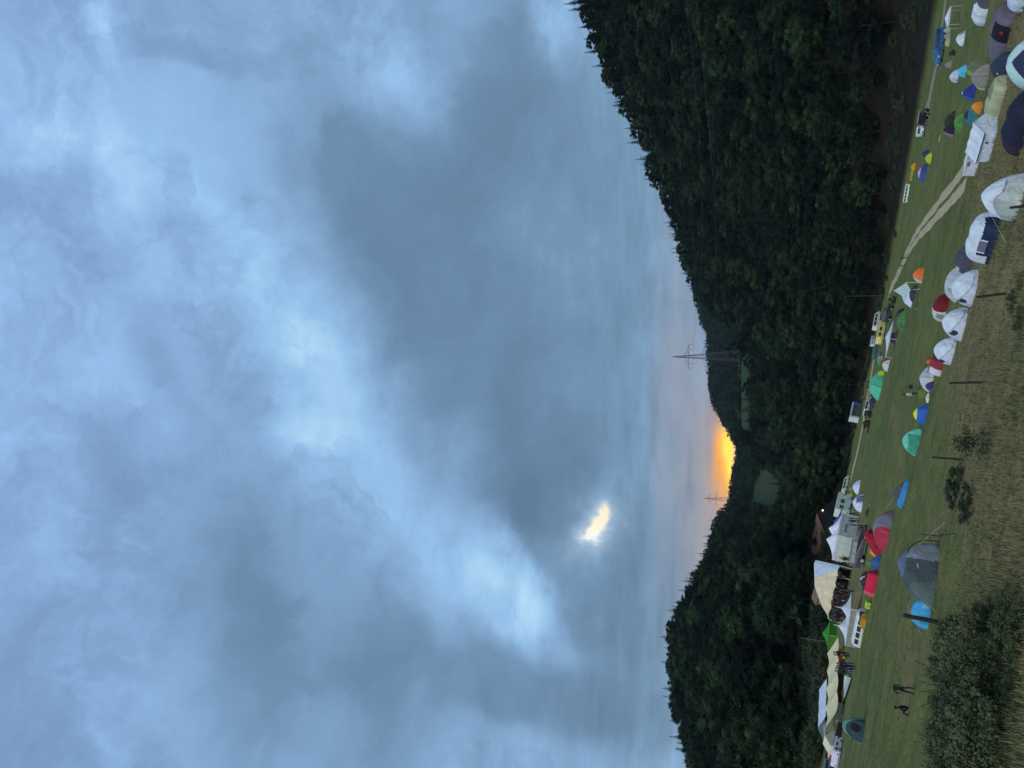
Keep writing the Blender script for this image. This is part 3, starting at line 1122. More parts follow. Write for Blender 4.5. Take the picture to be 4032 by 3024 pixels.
KINDS = []   # (crown mesh, trunk mesh, height)
for sd, hh, sp in ((1, 16, .36), (2, 18, .30), (3, 14, .42)):
    V, Fq = broadleaf(sd, hh, 34 if sd != 2 else 30, 150, sp)
    KINDS.append((qmesh('crown', V, Fq, M_LEAF), trunkmesh(hh, .28, 5), hh))
for sd, hh, rd in ((4, 19, .20), (5, 21, .165)):
    V, Fq = conifer(sd, hh, 28, rd)
    KINDS.append((qmesh('crown', V, Fq, M_NEED), trunkmesh(hh, .2, 0), hh))


def scatter():
    pts = []
    r = np.random.default_rng(21)
    for (ylo, yhi, sp) in ((90, 420, 8.6), (420, 1000, 10.0), (1000, 2700, 13)):
        xs = np.arange(-.66 * yhi, .70 * yhi, sp)
        ys = np.arange(ylo, yhi, sp)
        X, Y = np.meshgrid(xs, ys)
        X = X.ravel() + r.uniform(-.45, .45, X.size) * sp
        Y = Y.ravel() + r.uniform(-.45, .45, X.size) * sp
        al = X / Y
        k = (al > -.64) & (al < .68)
        X, Y, al = X[k], Y[k], al[k]
        ks = knots(al)
        ok = (Y > ks[1][0] + 3) & ((Y < ks[3][0] + 40) | ((Y > ks[4][0] - 20) & (Y < ks[6][0] + 40)))
        X, Y, al = X[ok], Y[ok], al[ok]
        ks = knots(al)
        Zg = H(X, Y)
        cl = cleared(X, Y, Zg)
        f = (Y - ks[1][0]) / (ks[3][0] - ks[1][0])
        pc = np.where(f < .25, .08, np.where(f < .75, .24, .48))
        pc = np.where(al < -.1, pc * .6, pc)
        pc = np.where(Y > 1000, .5, pc)
        con = r.uniform(size=X.size) < pc
        kind = np.where(con, r.integers(3, 5, X.size), r.integers(0, 3, X.size))
        sc = np.where(con, r.uniform(.55, 1.0, X.size) + .10 * (f > .7), r.uniform(.7, 1.25, X.size) - .06 * (f > .8))
        sc = np.where(al < -.12, np.clip(sc, .72, 1.02), sc)
        gap = np.sin(X * .031 + 1.1) * np.cos(Y * .027 + X * .011) > .93
        low = np.where(f < .06, .8, 1.0)
        keep = ~cl & ~(gap & (f > .05) & (Y < 1000))
        pts.append(np.stack([X, Y, Zg - .3, kind, sc * low, r.uniform(0, 2 * PI, X.size)], 1)[keep])
    return np.concatenate(pts)


TREES = scatter()
hts = np.array([k[2] for k in KINDS])
_px, _py, _dep = topix(TREES[:, 0], TREES[:, 1], TREES[:, 2])
_tx, _, _ = topix(TREES[:, 0], TREES[:, 1], TREES[:, 2] + hts[TREES[:, 3].astype(int)] * TREES[:, 4])
_size = _px - _tx
order = np.argsort(_dep)
grid = np.zeros((126, 96), bool)
vis = np.zeros(len(TREES))
for i in order:
    hw = max(20, _size[i] * .3)
    x0, x1 = int(max(0, _tx[i] // 32)), int(min(126, _px[i] // 32 + 1))
    y0, y1 = int(max(0, (_py[i] - hw) // 32)), int(min(95, (_py[i] + hw) // 32) + 1)
    if x1 <= x0 or y1 <= y0 or _py[i] < -60 or _py[i] > 3090:
        continue
    g = grid[x0:x1, y0:y1]
    vis[i] = (~g).mean() if g.size else 0
    grid[x0 + (x1 - x0) // 8:x1, y0:y1] = True
score = np.where(vis > .12, _size * (1 + 0 * vis), 0)
pick = np.argsort(-score)[:300]
isind = np.zeros(len(TREES), bool)
isind[pick] = True
LAB = {
    ('l', 0): 'dark round crowned broadleaf tree in the wood behind the marquees on the left hillside',
    ('l', 1): 'dark pointed conifer in the wood behind the marquees on the left hillside',
    ('m', 0): 'dark round crowned broadleaf tree in the wood below the sunset gap',
    ('m', 1): 'dark pointed conifer in the wood below the sunset gap',
    ('r', 0): 'dark round crowned broadleaf tree in the wood on the steep right hillside',
    ('r', 1): 'dark pointed conifer in the wood on the steep right hillside',
}
protos = {}
for i in pick:
    x, y, z, k, s, rz = TREES[i]
    k = int(k)
    side = 'l' if _py[i] > 2080 else ('m' if _py[i] > 1300 else 'r')
    t = thing('broadleaf_tree' if k < 3 else 'conifer_tree', LAB[(side, int(k > 2))], 'tree', Matrix.Translation((x, y, z)) @ Matrix.Rotation(rz, 4, 'Z') @ Matrix.Scale(s, 4),
              {'l': 'trees of the left wood', 'm': 'trees of the middle wood', 'r': 'trees of the right wood'}[side] + (' with pointed crowns' if k > 2 else ' with round crowns'))
    for nm, me in (('crown', KINDS[k][0]), ('trunk', KINDS[k][1])):
        o = bpy.data.objects.new(nm, me)
        COL.objects.link(o)
        o.parent = t
        protos.setdefault((k, nm), o)


def forest_stuff():
    T = TREES[~isind]
    me = bpy.data.meshes.new('forest')
    me.vertices.add(len(T))
    me.vertices.foreach_set('co', T[:, :3].astype(np.float32).ravel())
    for nm, c, ty in (('kind', 3, 'INT'), ('sc', 4, 'FLOAT'), ('rz', 5, 'FLOAT')):
        a = me.attributes.new(nm, ty, 'POINT')
        a.data.foreach_set('value', T[:, c].astype(np.int32 if ty == 'INT' else np.float32))
    o = bpy.data.objects.new('forest', me)
    COL.objects.link(o)
    tag(o, 'dense dark mixed forest covering the hillsides around the valley', 'forest', kind='stuff')
    ng = bpy.data.node_groups.new('forest_instances', 'GeometryNodeTree')
    ng.interface.new_socket('Geometry', in_out='INPUT', socket_type='NodeSocketGeometry')
    ng.interface.new_socket('Geometry', in_out='OUTPUT', socket_type='NodeSocketGeometry')
    N, Lk = ng.nodes, ng.links
    gi, go = N.new('NodeGroupInput'), N.new('NodeGroupOutput')
    jn = N.new('GeometryNodeJoinGeometry')
    Lk.new(jn.outputs[0], go.inputs[0])

    def attr(nm, ty):
        a = N.new('GeometryNodeInputNamedAttribute')
        a.data_type = ty
        a.inputs['Name'].default_value = nm
        return a.outputs[0]
    kd, sc, rz = attr('kind', 'INT'), attr('sc', 'FLOAT'), attr('rz', 'FLOAT')
    cx = N.new('ShaderNodeCombineXYZ')
    Lk.new(rz, cx.inputs[2])
    for (k, nm), ob in protos.items():
        if nm == 'trunk' and k > 2:
            continue
        cmpn = N.new('FunctionNodeCompare')
        cmpn.data_type = 'INT'
        cmpn.operation = 'EQUAL'
        Lk.new(kd, cmpn.inputs[2])
        cmpn.inputs[3].default_value = k
        oi = N.new('GeometryNodeObjectInfo')
        oi.inputs['Object'].default_value = ob
        oi.inputs['As Instance'].default_value = True
        ip = N.new('GeometryNodeInstanceOnPoints')
        Lk.new(gi.outputs[0], ip.inputs['Points'])
        Lk.new(cmpn.outputs[0], ip.inputs['Selection'])
        Lk.new(oi.outputs['Geometry'], ip.inputs['Instance'])
        Lk.new(cx.outputs[0], ip.inputs['Rotation'])
        Lk.new(sc, ip.inputs['Scale'])
        Lk.new(ip.outputs[0], jn.inputs[0])
    md = o.modifiers.new('instances', 'NODES')
    md.node_group = ng


forest_stuff()
print('trees', len(TREES), 'individual', len(pick))

# ================================================================== sky
# (image x, image y, spread along world-right px, spread along world-up px, rotation deg, amount)
BLOBS = [
    (1030, 1120, 420, 150, 52, .10), (1240, 1290, 170, 90, 48, .32), (1340, 1630, 170, 90, 58, .30), (1180, 1500, 420, 180, 50, .05), (1460, 1930, 260, 110, 40, .08),
    (1660, 2120, 240, 110, 45, .12), (1880, 2230, 200, 90, 35, .20), (2010, 2330, 150, 70, 20, .16), (2190, 2445, 120, 80, 40, .36),
    (1850, 1770, 110, 60, 0, .20), (1600, 300, 130, 80, 0, .20), (2215, 30, 130, 60, 0, .34), (1370, 120, 260, 90, 0, .16), (1600, 2620, 420, 150, 20, .12), (2080, 2230, 150, 70, 50, .20),
    (1800, 1500, 620, 240, 25, -.14), (1560, 1000, 420, 120, 30, -.04), (1950, 700, 700, 220, -14, -.03), (2400, 1250, 700, 200, 0, -.04), (2150, 2010, 170, 160, 20, -.20), (2480, 2320, 260, 120, -10, -.14),
    (2690, 1650, 900, 50, 0, -.10), (2600, 1500, 700, 36, 0, .06), (950, 2420, 420, 200, 20, -.16), (350, 2500, 600, 240, -15, -.12), (2150, 2760, 90, 420, -6, -.14), (1480, 2700, 420, 150, 15, -.16),
    (1980, 460, 260, 120, -35, -.16), (1420, 480, 260, 90, 10, -.12), (490, 140, 70, 45, 10, .22), (480, 1900, 900, 300, 20, .05), (2335, 2075, 150, 110, -40, .20), (620, 1250, 500, 60, 50, -.08), (620, 700, 420, 60, 55, .10),
]
COLB = [   # colour seen through thin cloud near the horizon: mauve bands, orange rim, yellow gap, thin bright hole
    (2755, 2080, 420, 58, 4, (.37, .33, .34), .75, 1), (2690, 1400, 520, 44, 0, (.29, .32, .42), .6, 1), (2620, 1720, 420, 30, 0, (.28, .32, .40), .6, 1),
    (2836, 1850, 190, 44, 4, (.50, .31, .22), .8, 1), (2858, 1825, 118, 30, 6, (1.0, .38, .03), 1.3, 1), (2876, 1800, 92, 19, 8, (1.45, .90, .08), 1.5, 1), (2893, 1815, 60, 9, 0, (1.1, .66, .30), .8, 0),
    (2350, 2070, 80, 46, -38, (.50, .66, .80), .7, 2), (2352, 2064, 34, 15, -38, (1.1, .96, .66), 1.5, 2), (2318, 2112, 26, 14, -50, (.95, .98, .95), 1.2, 2), (2376, 2040, 18, 14, 0, (1.0, .9, .66), 1.0, 2),
]
# broken lower cloud sheet (darker, with defined edges)
SHEET = [(1850, 1350, 620, 330, 28, .62), (1560, 820, 420, 170, 32, .50), (2050, 600, 620, 260, -10, .52), (2540, 1300, 900, 200, 0, .42), (2470, 2330, 240, 130, -15, .62), (2160, 2020, 170, 120, 30, .45),
         (1000, 2500, 420, 190, 20, .50), (1560, 2780, 330, 130, 15, .55), (2150, 2760, 90, 330, -6, .5), (650, 1450, 200, 70, 30, .30), (1900, 2620, 160, 80, 20, .35)]


def build_world():
    w = bpy.data.worlds.new('World')
    SC.world = w
    w.use_nodes = True
    nt = NT(w.node_tree)
    out = nt.n('ShaderNodeOutputWorld')
    D = nt.n('ShaderNodeTexCoord').outputs['Generated']
    # organic warp of the direction
    n1 = nt.n('ShaderNodeTexNoise', ins={'Vector': D, 'Scale': 5.5, 'Detail': 8.0, 'Roughness': .60})
    wv = nt.n('ShaderNodeVectorMath', operation='SUBTRACT', ins={0: n1.outputs['Color'], 1: (.5, .5, .5)})
    wv = nt.n('ShaderNodeVectorMath', operation='SCALE', ins={0: wv.outputs[0], 'Scale': .22})
    DW = nt.n('ShaderNodeVectorMath', operation='ADD', ins={0: D, 1: wv.outputs[0]}).outputs[0]
    wv2 = nt.n('ShaderNodeVectorMath', operation='SCALE', ins={0: wv.outputs[0], 'Scale': .16})
    DS = nt.n('ShaderNodeVectorMath', operation='ADD', ins={0: D, 1: wv2.outputs[0]}).outputs[0]

    n3 = nt.n('ShaderNodeTexNoise', ins={'Vector': D, 'Scale': 26.0, 'Detail': 5.0, 'Roughness': .6})
    w3 = nt.n('ShaderNodeVectorMath', operation='SUBTRACT', ins={0: n3.outputs['Color'], 1: (.5, .5, .5)})
    w3 = nt.n('ShaderNodeVectorMath', operation='SCALE', ins={0: w3.outputs[0], 'Scale': .055})
    DM = nt.n('ShaderNodeVectorMath', operation='ADD', ins={0: D, 1: w3.outputs[0]}).outputs[0]

    def gauss(X, Y, sx, sy, rot, vec):
        d = ray(X, Y).normalized()
        e1 = Vector((0, 0, 1)).cross(d) * -1
        e1.normalize()
        e2 = e1.cross(d)
        r = math.radians(rot)
        a = (e1 * math.cos(r) + e2 * math.sin(r)) * (F / sx)
        b = (e2 * math.cos(r) - e1 * math.sin(r)) * (F / sy)
        pa = nt.n('ShaderNodeVectorMath', operation='DOT_PRODUCT', ins={0: vec, 1: tuple(a)}).outputs['Value']
        pb = nt.n('ShaderNodeVectorMath', operation='DOT_PRODUCT', ins={0: vec, 1: tuple(b)}).outputs['Value']
        dd = nt.n('ShaderNodeVectorMath', operation='DOT_PRODUCT', ins={0: vec, 1: tuple(d)}).outputs['Value']
        front = nt.m('GREATER_THAN', dd, 0.0)
        e = nt.m('ADD', nt.m('MULTIPLY', pa, pa), nt.m('MULTIPLY', pb, pb))
        return nt.m('MULTIPLY', nt.m('POWER', 2.71828, nt.m('MULTIPLY', e, -.5)), front)

    sx = nt.n('ShaderNodeSeparateXYZ', ins={0: D})
    zz = nt.m('ADD', nt.m('MAXIMUM', sx.outputs[2], 0.0), .16)
    pl = nt.n('ShaderNodeCombineXYZ', ins={0: nt.m('DIVIDE', sx.outputs[0], zz), 1: nt.m('DIVIDE', sx.outputs[1], zz), 2: 0.0})
    na = nt.n('ShaderNodeTexNoise', ins={'Vector': pl.outputs[0], 'Scale': 1.15, 'Detail': 8.0, 'Roughness': .55, 'Distortion': .35})
    nb = nt.n('ShaderNodeTexNoise', ins={'Vector': pl.outputs[0], 'Scale': 4.2, 'Detail': 6.0, 'Roughness': .6, 'Distortion': .3})
    L = nt.m('ADD', .465, nt.m('MULTIPLY', nt.m('SUBTRACT', na.outputs[0], .5), .42))
    L = nt.m('ADD', L, nt.m('MULTIPLY', nt.m('SUBTRACT', nb.outputs[0], .5), .34))
    nc = nt.n('ShaderNodeTexNoise', ins={'Vector': DW, 'Scale': 7.0, 'Detail': 9.0, 'Roughness': .62, 'Distortion': .6})
    L = nt.m('ADD', L, nt.m('MULTIPLY', nt.m('SUBTRACT', nc.outputs[0], .5), .48))
    mod = nt.m('ADD', -.05, nt.m('ADD', nt.m('MULTIPLY', nb.outputs[0], .9), nt.m('MULTIPLY', nc.outputs[0], 1.2)))
    B = 0.0
    L = nt.m('ADD', L, nt.m('MULTIPLY', nt.m('SUBTRACT', sx.outputs[2], .42), .20))
    for X, Y, a, b, r, amt in BLOBS:
        B = nt.m('ADD', B, nt.m('MULTIPLY', gauss(X, Y, a, b, r, DW), amt))
    L = nt.m('ADD', L, nt.m('MULTIPLY', B, mod))
    cov = nt.m('ADD', nt.m('MULTIPLY', nt.m('SUBTRACT', nc.outputs[0], .5), 1.15), nt.m('MULTIPLY', nt.m('SUBTRACT', na.outputs[0], .5), .8))
    for X, Y, a, b, r, amt in SHEET:
        cov = nt.m('ADD', cov, nt.m('MULTIPLY', gauss(X, Y, a, b, r, DS), amt))
    edge = nt.n('ShaderNodeMapRange', interpolation_type='SMOOTHERSTEP', ins={'Value': cov, 'From Min': .12, 'From Max': .58}).outputs[0]
    rim = nt.n('ShaderNodeMapRange', interpolation_type='SMOOTHSTEP', ins={'Value': cov, 'From Min': -.12, 'From Max': .20}).outputs[0]
    rim = nt.m('MULTIPLY', rim, nt.m('SUBTRACT', 1.0, edge))
    L = nt.m('ADD', L, nt.m('MULTIPLY', rim, .09))
    L = nt.m('SUBTRACT', L, nt.m('MULTIPLY', edge, .13))
    mps = nt.n('ShaderNodeMapping', ins={'Vector': D, 'Rotation': (0, math.radians(5), 0), 'Scale': (6, 6, 34)})
    nst = nt.n('ShaderNodeTexNoise', ins={'Vector': mps.outputs[0], 'Scale': 1.6, 'Detail': 5.0, 'Roughness': .6, 'Distortion': .5})
    lowm = nt.n('ShaderNodeMapRange', interpolation_type='SMOOTHSTEP', ins={'Value': sx.outputs[2], 'From Min': .30, 'From Max': .07}).outputs[0]
    L = nt.m('ADD', L, nt.m('MULTIPLY', nt.m('MULTIPLY', nt.m('SUBTRACT', nst.outputs[0], .5), .50), lowm))
    lc = lambda r, g, b: (lin(r), lin(g), lin(b))
    col = nt.ramp(L, [(0.02, lc(92, 118, 145)), (.28, lc(110, 143, 173)), (.5, lc(130, 166, 203)), (.72, lc(150, 194, 232)), (1.0, lc(184, 226, 250))])
    top = nt.ramp(sx.outputs[2], [(.10, (1.0, 1.0, 1.0)), (.55, (1.0, 1.0, 1.02)), (.95, (1.03, .98, 1.08))])
    col = nt.mix(1.0, col, top, 'MULTIPLY')
    streak = nt.m('ADD', -.35, nt.m('MULTIPLY', nst.outputs[0], 2.6))
    for X, Y, a, b, r, c, st, sharp in COLB:
        g = nt.m('MULTIPLY', gauss(X, Y, a, b, r, DS), st)
        if sharp == 2:
            g = nt.m('MULTIPLY', gauss(X, Y, a, b, r, DM), st)
        g = nt.m('MULTIPLY', g, nt.m('MULTIPLY', nc.outputs[0], 2.0) if sharp == 2 else streak if sharp else nt.m('ADD', .72, nt.m('MULTIPLY', nb.outputs[0], .56)))
        col = nt.mix(nt.m('MINIMUM', g, 1.0), col, c)
    sky = nt.n('ShaderNodeTexSky')
    sky.sky_type = 'NISHITA'
    sky.sun_disc = False
    sky.sun_elevation = SUN_EL
    sky.sun_rotation = SUN_ROT
    b1 = nt.n('ShaderNodeBackground', ins={'Color': sky.outputs[0], 'Strength': .06})
    b2 = nt.n('ShaderNodeBackground', ins={'Color': col, 'Strength': .80})
    mx = nt.n('ShaderNodeMixShader', ins={0: .9, 1: b1.outputs[0], 2: b2.outputs[0]})
    nt.link(mx.outputs[0], out.inputs[0])
    w.cycles.sampling_method = 'MANUAL'
    w.cycles.sample_map_resolution = 512


SUN_EL, SUN_ROT = math.radians(40), math.radians(196)
build_world()
ld = bpy.data.lights.new('overcast_sun', 'SUN')
ld.energy = 1.5
ld.angle = math.radians(50)
ld.color = (.93, .97, 1.0)
lo = bpy.data.objects.new('overcast_sun', ld)
COL.objects.link(lo)
sd = Vector((math.sin(SUN_ROT) * math.cos(SUN_EL), math.cos(SUN_ROT) * math.cos(SUN_EL), math.sin(SUN_EL)))
lo.rotation_euler = sd.to_track_quat('Z', 'Y').to_euler()
lo.location = (0, -20, 60)


def build_haze():
    x0, x1, y0, y1 = -7300, 7300, -30, 4420
    zs = [v.co.z for v in bpy.data.objects['ground'].data.vertices]
    z0, z1 = min(zs) - 1.0, max(max(zs) + 26, 6)
    o = MB().box(x0, x1, y0, y1, z0, z1).build('haze', None)
    m = bpy.data.materials.new('valley_haze')
    m.use_nodes = True
    nt = NT(m.node_tree)
    out = nt.n('ShaderNodeOutputMaterial')
    pv = nt.n('ShaderNodeVolumePrincipled')
    pv.inputs['Color'].default_value = (.62, .80, 1.0, 1)
    pv.inputs['Density'].default_value = 1.8e-5
    pv.inputs['Anisotropy'].default_value = .1
    nt.link(pv.outputs[0], out.inputs['Volume'])
    o.data.materials.append(m)
    tag(o, 'thin blue evening haze lying in the valley', 'haze', kind='stuff')


build_haze()
cd = bpy.data.cameras.new('camera')
cd.sensor_fit = 'HORIZONTAL'
cd.sensor_width = 36.0
cd.lens = F / 4032 * 36
cd.clip_start = .2
cd.clip_end = 20000
cam = bpy.data.objects.new('camera', cd)
COL.objects.link(cam)
up = Vector((0, -ST, CT))
fw = Vector((0, CT, ST))
rt = Vector((1, 0, 0))
Xc, Yc, Zc = -up, rt, -fw
cam.matrix_world = Matrix(((Xc.x, Yc.x, Zc.x, 0), (Xc.y, Yc.y, Zc.y, 0), (Xc.z, Yc.z, Zc.z, 0), (0, 0, 0, 1)))
SC.camera = cam
vs_ = SC.view_settings
vs_.view_transform = 'Standard'
vs_.look = 'None'
vs_.exposure = .42
vs_.gamma = 1
SC.cycles.use_denoising = True
SC.cycles.max_bounces = 6
SC.cycles.volume_bounces = 0
# ================================================================== the camp
TENTS = 'tents pitched in the camp field'
WHITE, PALE = (182, 204, 226), (170, 185, 190)
DARKIN = (40, 46, 60)

# ---------- nearest tents, bottom left of the upright view
root, w, d, h = dome('dome_tent', 'large dark grey dome tent with a silver grey side, nearest tent on the left', RG, (760, 1530), (868, 490), 147, (62, 76, 82),
     [('peak_cap', (84, 104, 130), lambda x, y, z, u, v: (z > .80)),
      ('vestibule', (112, 124, 138), lambda x, y, z, u, v: (x > .22 + .16 * z) & (z < .82)),
      ('rear_panel', (74, 92, 92), lambda x, y, z, u, v: (x < -.42) & (z < .8))], dr=.75, ax=.19, e1=1.05, e2=1.0, pw=2.4, sag=.12, guys=3)
mb = MB()
pts = [(w * (.14 + .34 * math.sin(k / 10 * PI / 2) + .03), d * .12 + .2 * k / 10, h * .8 * math.cos(k / 10 * PI / 2) + .02) for k in range(11)]
mb.path([Vector(p) for p in pts], .022).build('pole', fab(18, 20, 24, 'plastic'), root)
mesh('logo', [(-.09, d * .18 - .30, h * .50), (.10, d * .18 - .30, h * .52), (.09, d * .18 - .27, h * .545), (-.10, d * .18 - .27, h * .525)], [(0, 1, 2, 3)], fab(150, 160, 165), root)

dome('pop_up_tent', 'bright sky blue pop-up tent beside the large dark grey dome', RW, (3655, 2478), (3672, 2352), 66, (62, 152, 206),
     [('door', (52, 132, 190), lambda x, y, z, u, v: (y < -.1) & (abs(x + .55) < .2) & (z < .5)),
      ('window', (110, 175, 215), lambda x, y, z, u, v: (y < -.1) & (abs(x - .45) < .22) & (z > .1) & (z < .5))], dr=.7, e1=.5, pw=3, sag=.04)
dome('dome_tent', 'large grey and crimson dome tent with a grey door panel', R6, (1268, 1660), (1350, 1180), 66, (150, 42, 66),
     [('door', (112, 116, 132), lambda x, y, z, u, v: (y < .1) & (x > -.62 + .35 * z) & (x < .72 - .5 * z)),
      ('vent', (120, 80, 98), lambda x, y, z, u, v: (z > .86))], dr=.9, sag=.1, pw=2.2, e1=.85, guys=2)
dome('dome_tent', 'crimson red tent with a dark upper opening, next to the grey and crimson dome', R7, (1335, 490), (1408, 110), 78, (140, 24, 44),
     [('door', (46, 20, 30), lambda x, y, z, u, v: (x > .35) & (y < .3) & (z < .75) & (z > .45)),
      ('vent', (80, 30, 36), lambda x, y, z, u, v: (abs(x + .55) < .12) & (y < 0) & (z < .35))], dr=.8, ax=.28, pw=2, e1=1.1, e2=1.0, sag=.05)
dome('half_pitched_tent', 'half collapsed tent with bright blue groundsheet and dark grey fly', R6, (1472, 1240), (1592, 745), 46, (70, 80, 84),
     [('groundsheet', (48, 130, 196), lambda x, y, z, u, v: (z < .42 - .12 * x) & (y < .5)),
      ('groundsheet_edge', (40, 96, 150), lambda x, y, z, u, v: (x > .72))], dr=.8, ax=-.1, sag=.16, pw=2.2, e1=1.0)
dome('dome_tent', 'turquoise dome tent with a darker teal door, standing alone beside a blue tent', R6, (1722, 290), (1800, -125), 62, (104, 188, 178),
     [('door', (52, 140, 120), lambda x, y, z, u, v: (y < .25) & (x < .08 + .2 * z) & (z < .72 + .2 * x))], dr=.9, pw=2.3, e1=.85, guys=2)
dome('dome_tent', 'blue dome tent with a lime green cap, beside the turquoise tent', R5, (1400, 1585), (1484, 1262), 50, (44, 92, 178),
     [('cap', (186, 212, 54), lambda x, y, z, u, v: (z > .72 + .12 * x))], dr=.9, pw=2.3, e1=.9, sag=.1)
# ---------- grey and red family tent
dome('dome_tent', 'pale grey dome tent behind the red awning', R5, (1565, 775), (1585, 500), 46, (166, 176, 188),
     [('door', (140, 150, 164), lambda x, y, z, u, v: (y < 0) & (abs(x) < .25) & (z < .6))], dr=1., pw=2.4)
tunnel('awning_tent', 'red awning tent with a white front panel', R5, (1655, 775), (1735, 560), 50, (128, 48, 64),
     [('front_panel', (192, 198, 212), lambda x, y, z, u, v: (x < .05) & (y < .2) & (z < .9))], dr=.8, rnd=9, hoops=2, e=.9)
dome('gear_bag', 'small orange bag lying on top of the red awning side', R5, (1500, 560), (1520, 475), 16, (214, 96, 52), dr=.7, cat='bag', group=None, pw=3)
dome('small_tent', 'deep violet little tent beside a pale yellow mat', R5, (1535, 1010), (1570, 830), 28, (58, 46, 98), [('flap', (84, 76, 120), lambda x, y, z, u, v: (x < -.5))], dr=.8)
tunnel('sleeping_mat', 'pale yellow sleeping mat rolled out next to the violet tent', R5, (1560, 870), (1560, 750), 7, (206, 214, 150), dr=.35, cat='mat', group=None)
dome('small_tent', 'dull olive green tent between the two standing campers and the violet tent', R5, (1440, 1000), (1450, 830), 30, (82, 104, 52), [('door', (62, 84, 42), lambda x, y, z, u, v: (y < 0) & (abs(x) < .3))], dr=.9, e2=.9)
dome('sack', 'white sack standing in the grass below the striding camper', R5, (1488, 1135), (1492, 1000), 11, (196, 208, 206), dr=.5, cat='sack', group=None)

# ---------- row of white domes with hooded fronts
def hooded(label, reg, L, R, hpx, roof=WHITE, front=(168, 186, 210), dx=-.22, slope=-.36, base=.50):
    return dome('dome_tent', label, reg, L, R, hpx, roof,
         [('doorway', DARKIN, lambda x, y, z, u, v: (y < .2) & (abs(x - dx) < .20) & (z < base + slope * x - .05) & (z > base + slope * x - .36 + 1.2 * np.abs(x - dx) ** 1.5)),
          ('seam', (132, 150, 178), lambda x, y, z, u, v: (y < .25) & (np.abs(z - (base + slope * x)) < .022)),
          ('front_panel', front, lambda x, y, z, u, v: (y < .25) & (z < base + slope * x))], dr=.9, pw=2.6, e1=.82, sag=.07, nu=160, nv=48)


hooded('white hooded dome tent with a dark doorway, in front of a grey white dome', R4, (1705, 965), (1888, 545), 88, dx=-.3)
dome('dome_tent', 'plain grey white dome tent half hidden behind a white hooded dome', R4, (1465, 860), (1640, 470), 56, (164, 178, 190), [('vent', (128, 142, 160), lambda x, y, z, u, v: (abs(x) < .16) & (z > .45) & (z < .75) & (y < 0))], dr=.9, e1=.62)
tunnel('dome_tent', 'small tent with a maroon right half and a pale grey left half', R4, (1255, 1165), (1415, 850), 54, (172, 188, 192),
     [('side_panel', (104, 22, 38), lambda x, y, z, u, v: (x > .05 + .3 * (1 - z))), ('door', (120, 128, 140), lambda x, y, z, u, v: (y < 0) & (x > -.45) & (x < .05) & (z < .62))], dr=.8, rnd=2, hoops=2)
hooded('white hooded dome tent in the middle of the row of white domes', R4, (1570, 1510), (1702, 1045), 86)
hooded('white hooded dome tent at the end of the row, touching the red awning tent', R5, (1815, 640), (1925, 285), 74, dx=-.6, base=.46)

# ---------- big family tents on the right
root, w, d, h = tunnel('tunnel_tent', 'large navy and white tunnel tent with a white framed window', R3, (1515, 1480), (1940, 840), 104, (30, 46, 78),
     [('roof', WHITE, lambda x, y, z, u, v: ((z > .56) | (y > .1)) & (x > -.42)),
      ('end_bay', (178, 200, 220), lambda x, y, z, u, v: (x <= -.42) & (z > .20 + .25 * (x + .42)))], dr=.62, rnd=4, hoops=3, sag=.04, e=.62, nu=120, nv=60)
for nm, m, q in (('window', (84, 86, 104), (-.18, .36, .30, .60)), ):
    x0, x1, z0, z1 = q
    f = lambda zz: d / 2 - d / 2 * math.sqrt(max(0, 1 - (zz ** (1 / .62)) ** 2)) - .05
    wo = mesh('window', [(x0 * w / 2, f(z0), z0 * h), (x1 * w / 2, f(z0), z0 * h), (x1 * w / 2, f(z1), z1 * h), (x0 * w / 2, f(z1), z1 * h)], [(0, 1, 2, 3)], fab(84, 86, 104, 'glass'), root)
    mb = MB()
    for (a, b, c, e) in ((x0 - .06, x0, z0, z1 + .05), (x1, x1 + .06, z0, z1 + .05), (x0, x1, z1, z1 + .07)):
        vs = [(a * w / 2, f(c) - .02, c * h), (b * w / 2, f(c) - .02, c * h), (b * w / 2, f(e) - .02, e * h), (a * w / 2, f(e) - .02, e * h)]
        mb.add(vs, [(0, 1, 2, 3)])
    mb.build('frame', fab(*WHITE), wo)
MB().box(-.62 * w / 2, -.52 * w / 2, -.02, .01, .16 * h, .21 * h).build('logo', fab(190, 200, 205), root)
dome('dome_tent', 'dark slate grey dome tent beside the navy and white tunnel tent', R3, (1215, 1670), (1480, 1290), 62, (66, 70, 90),
     [('vent', (166, 186, 188), lambda x, y, z, u, v: (x < -.28) & (x > -.62) & (z > .62) & (z < .86) & (y < .2)), ('seam', (50, 54, 72), lambda x, y, z, u, v: abs(x + .1 - .5 * z) < .02)], dr=.9, e1=.7)
root, w, d, h = dome('dome_tent', 'very large white dome tent with a pale grey front, beside the navy tunnel tent', R3, (1975, 850), (2265, 255), 148, (184, 204, 228),
     [('seam', (120, 136, 150), lambda x, y, z, u, v: (y < .2) & (np.abs(z - (.66 + .10 * x - .5 * np.abs(x - .05) ** 1.6)) < .016)),
      ('front_panel', (146, 164, 168), lambda x, y, z, u, v: (y < .2) & (z < .66 + .10 * x - .5 * np.abs(x - .05) ** 1.6) & (x < .30)),
      ('side_panel', (166, 186, 188), lambda x, y, z, u, v: (y < .2) & (z < .66 + .10 * x - .5 * np.abs(x - .05) ** 1.6))], dr=.85, pw=2.3, e1=.9, sag=.15, nu=160, nv=48, guys=2)
dome('dome_tent', 'low black navy tent just behind the very large white dome', R3, (2080, 260), (2230, 60), 52, (24, 32, 48), [('door', (14, 18, 26), lambda x, y, z, u, v: (y < 0) & (abs(x) < .3) & (z < .6))], dr=.8)
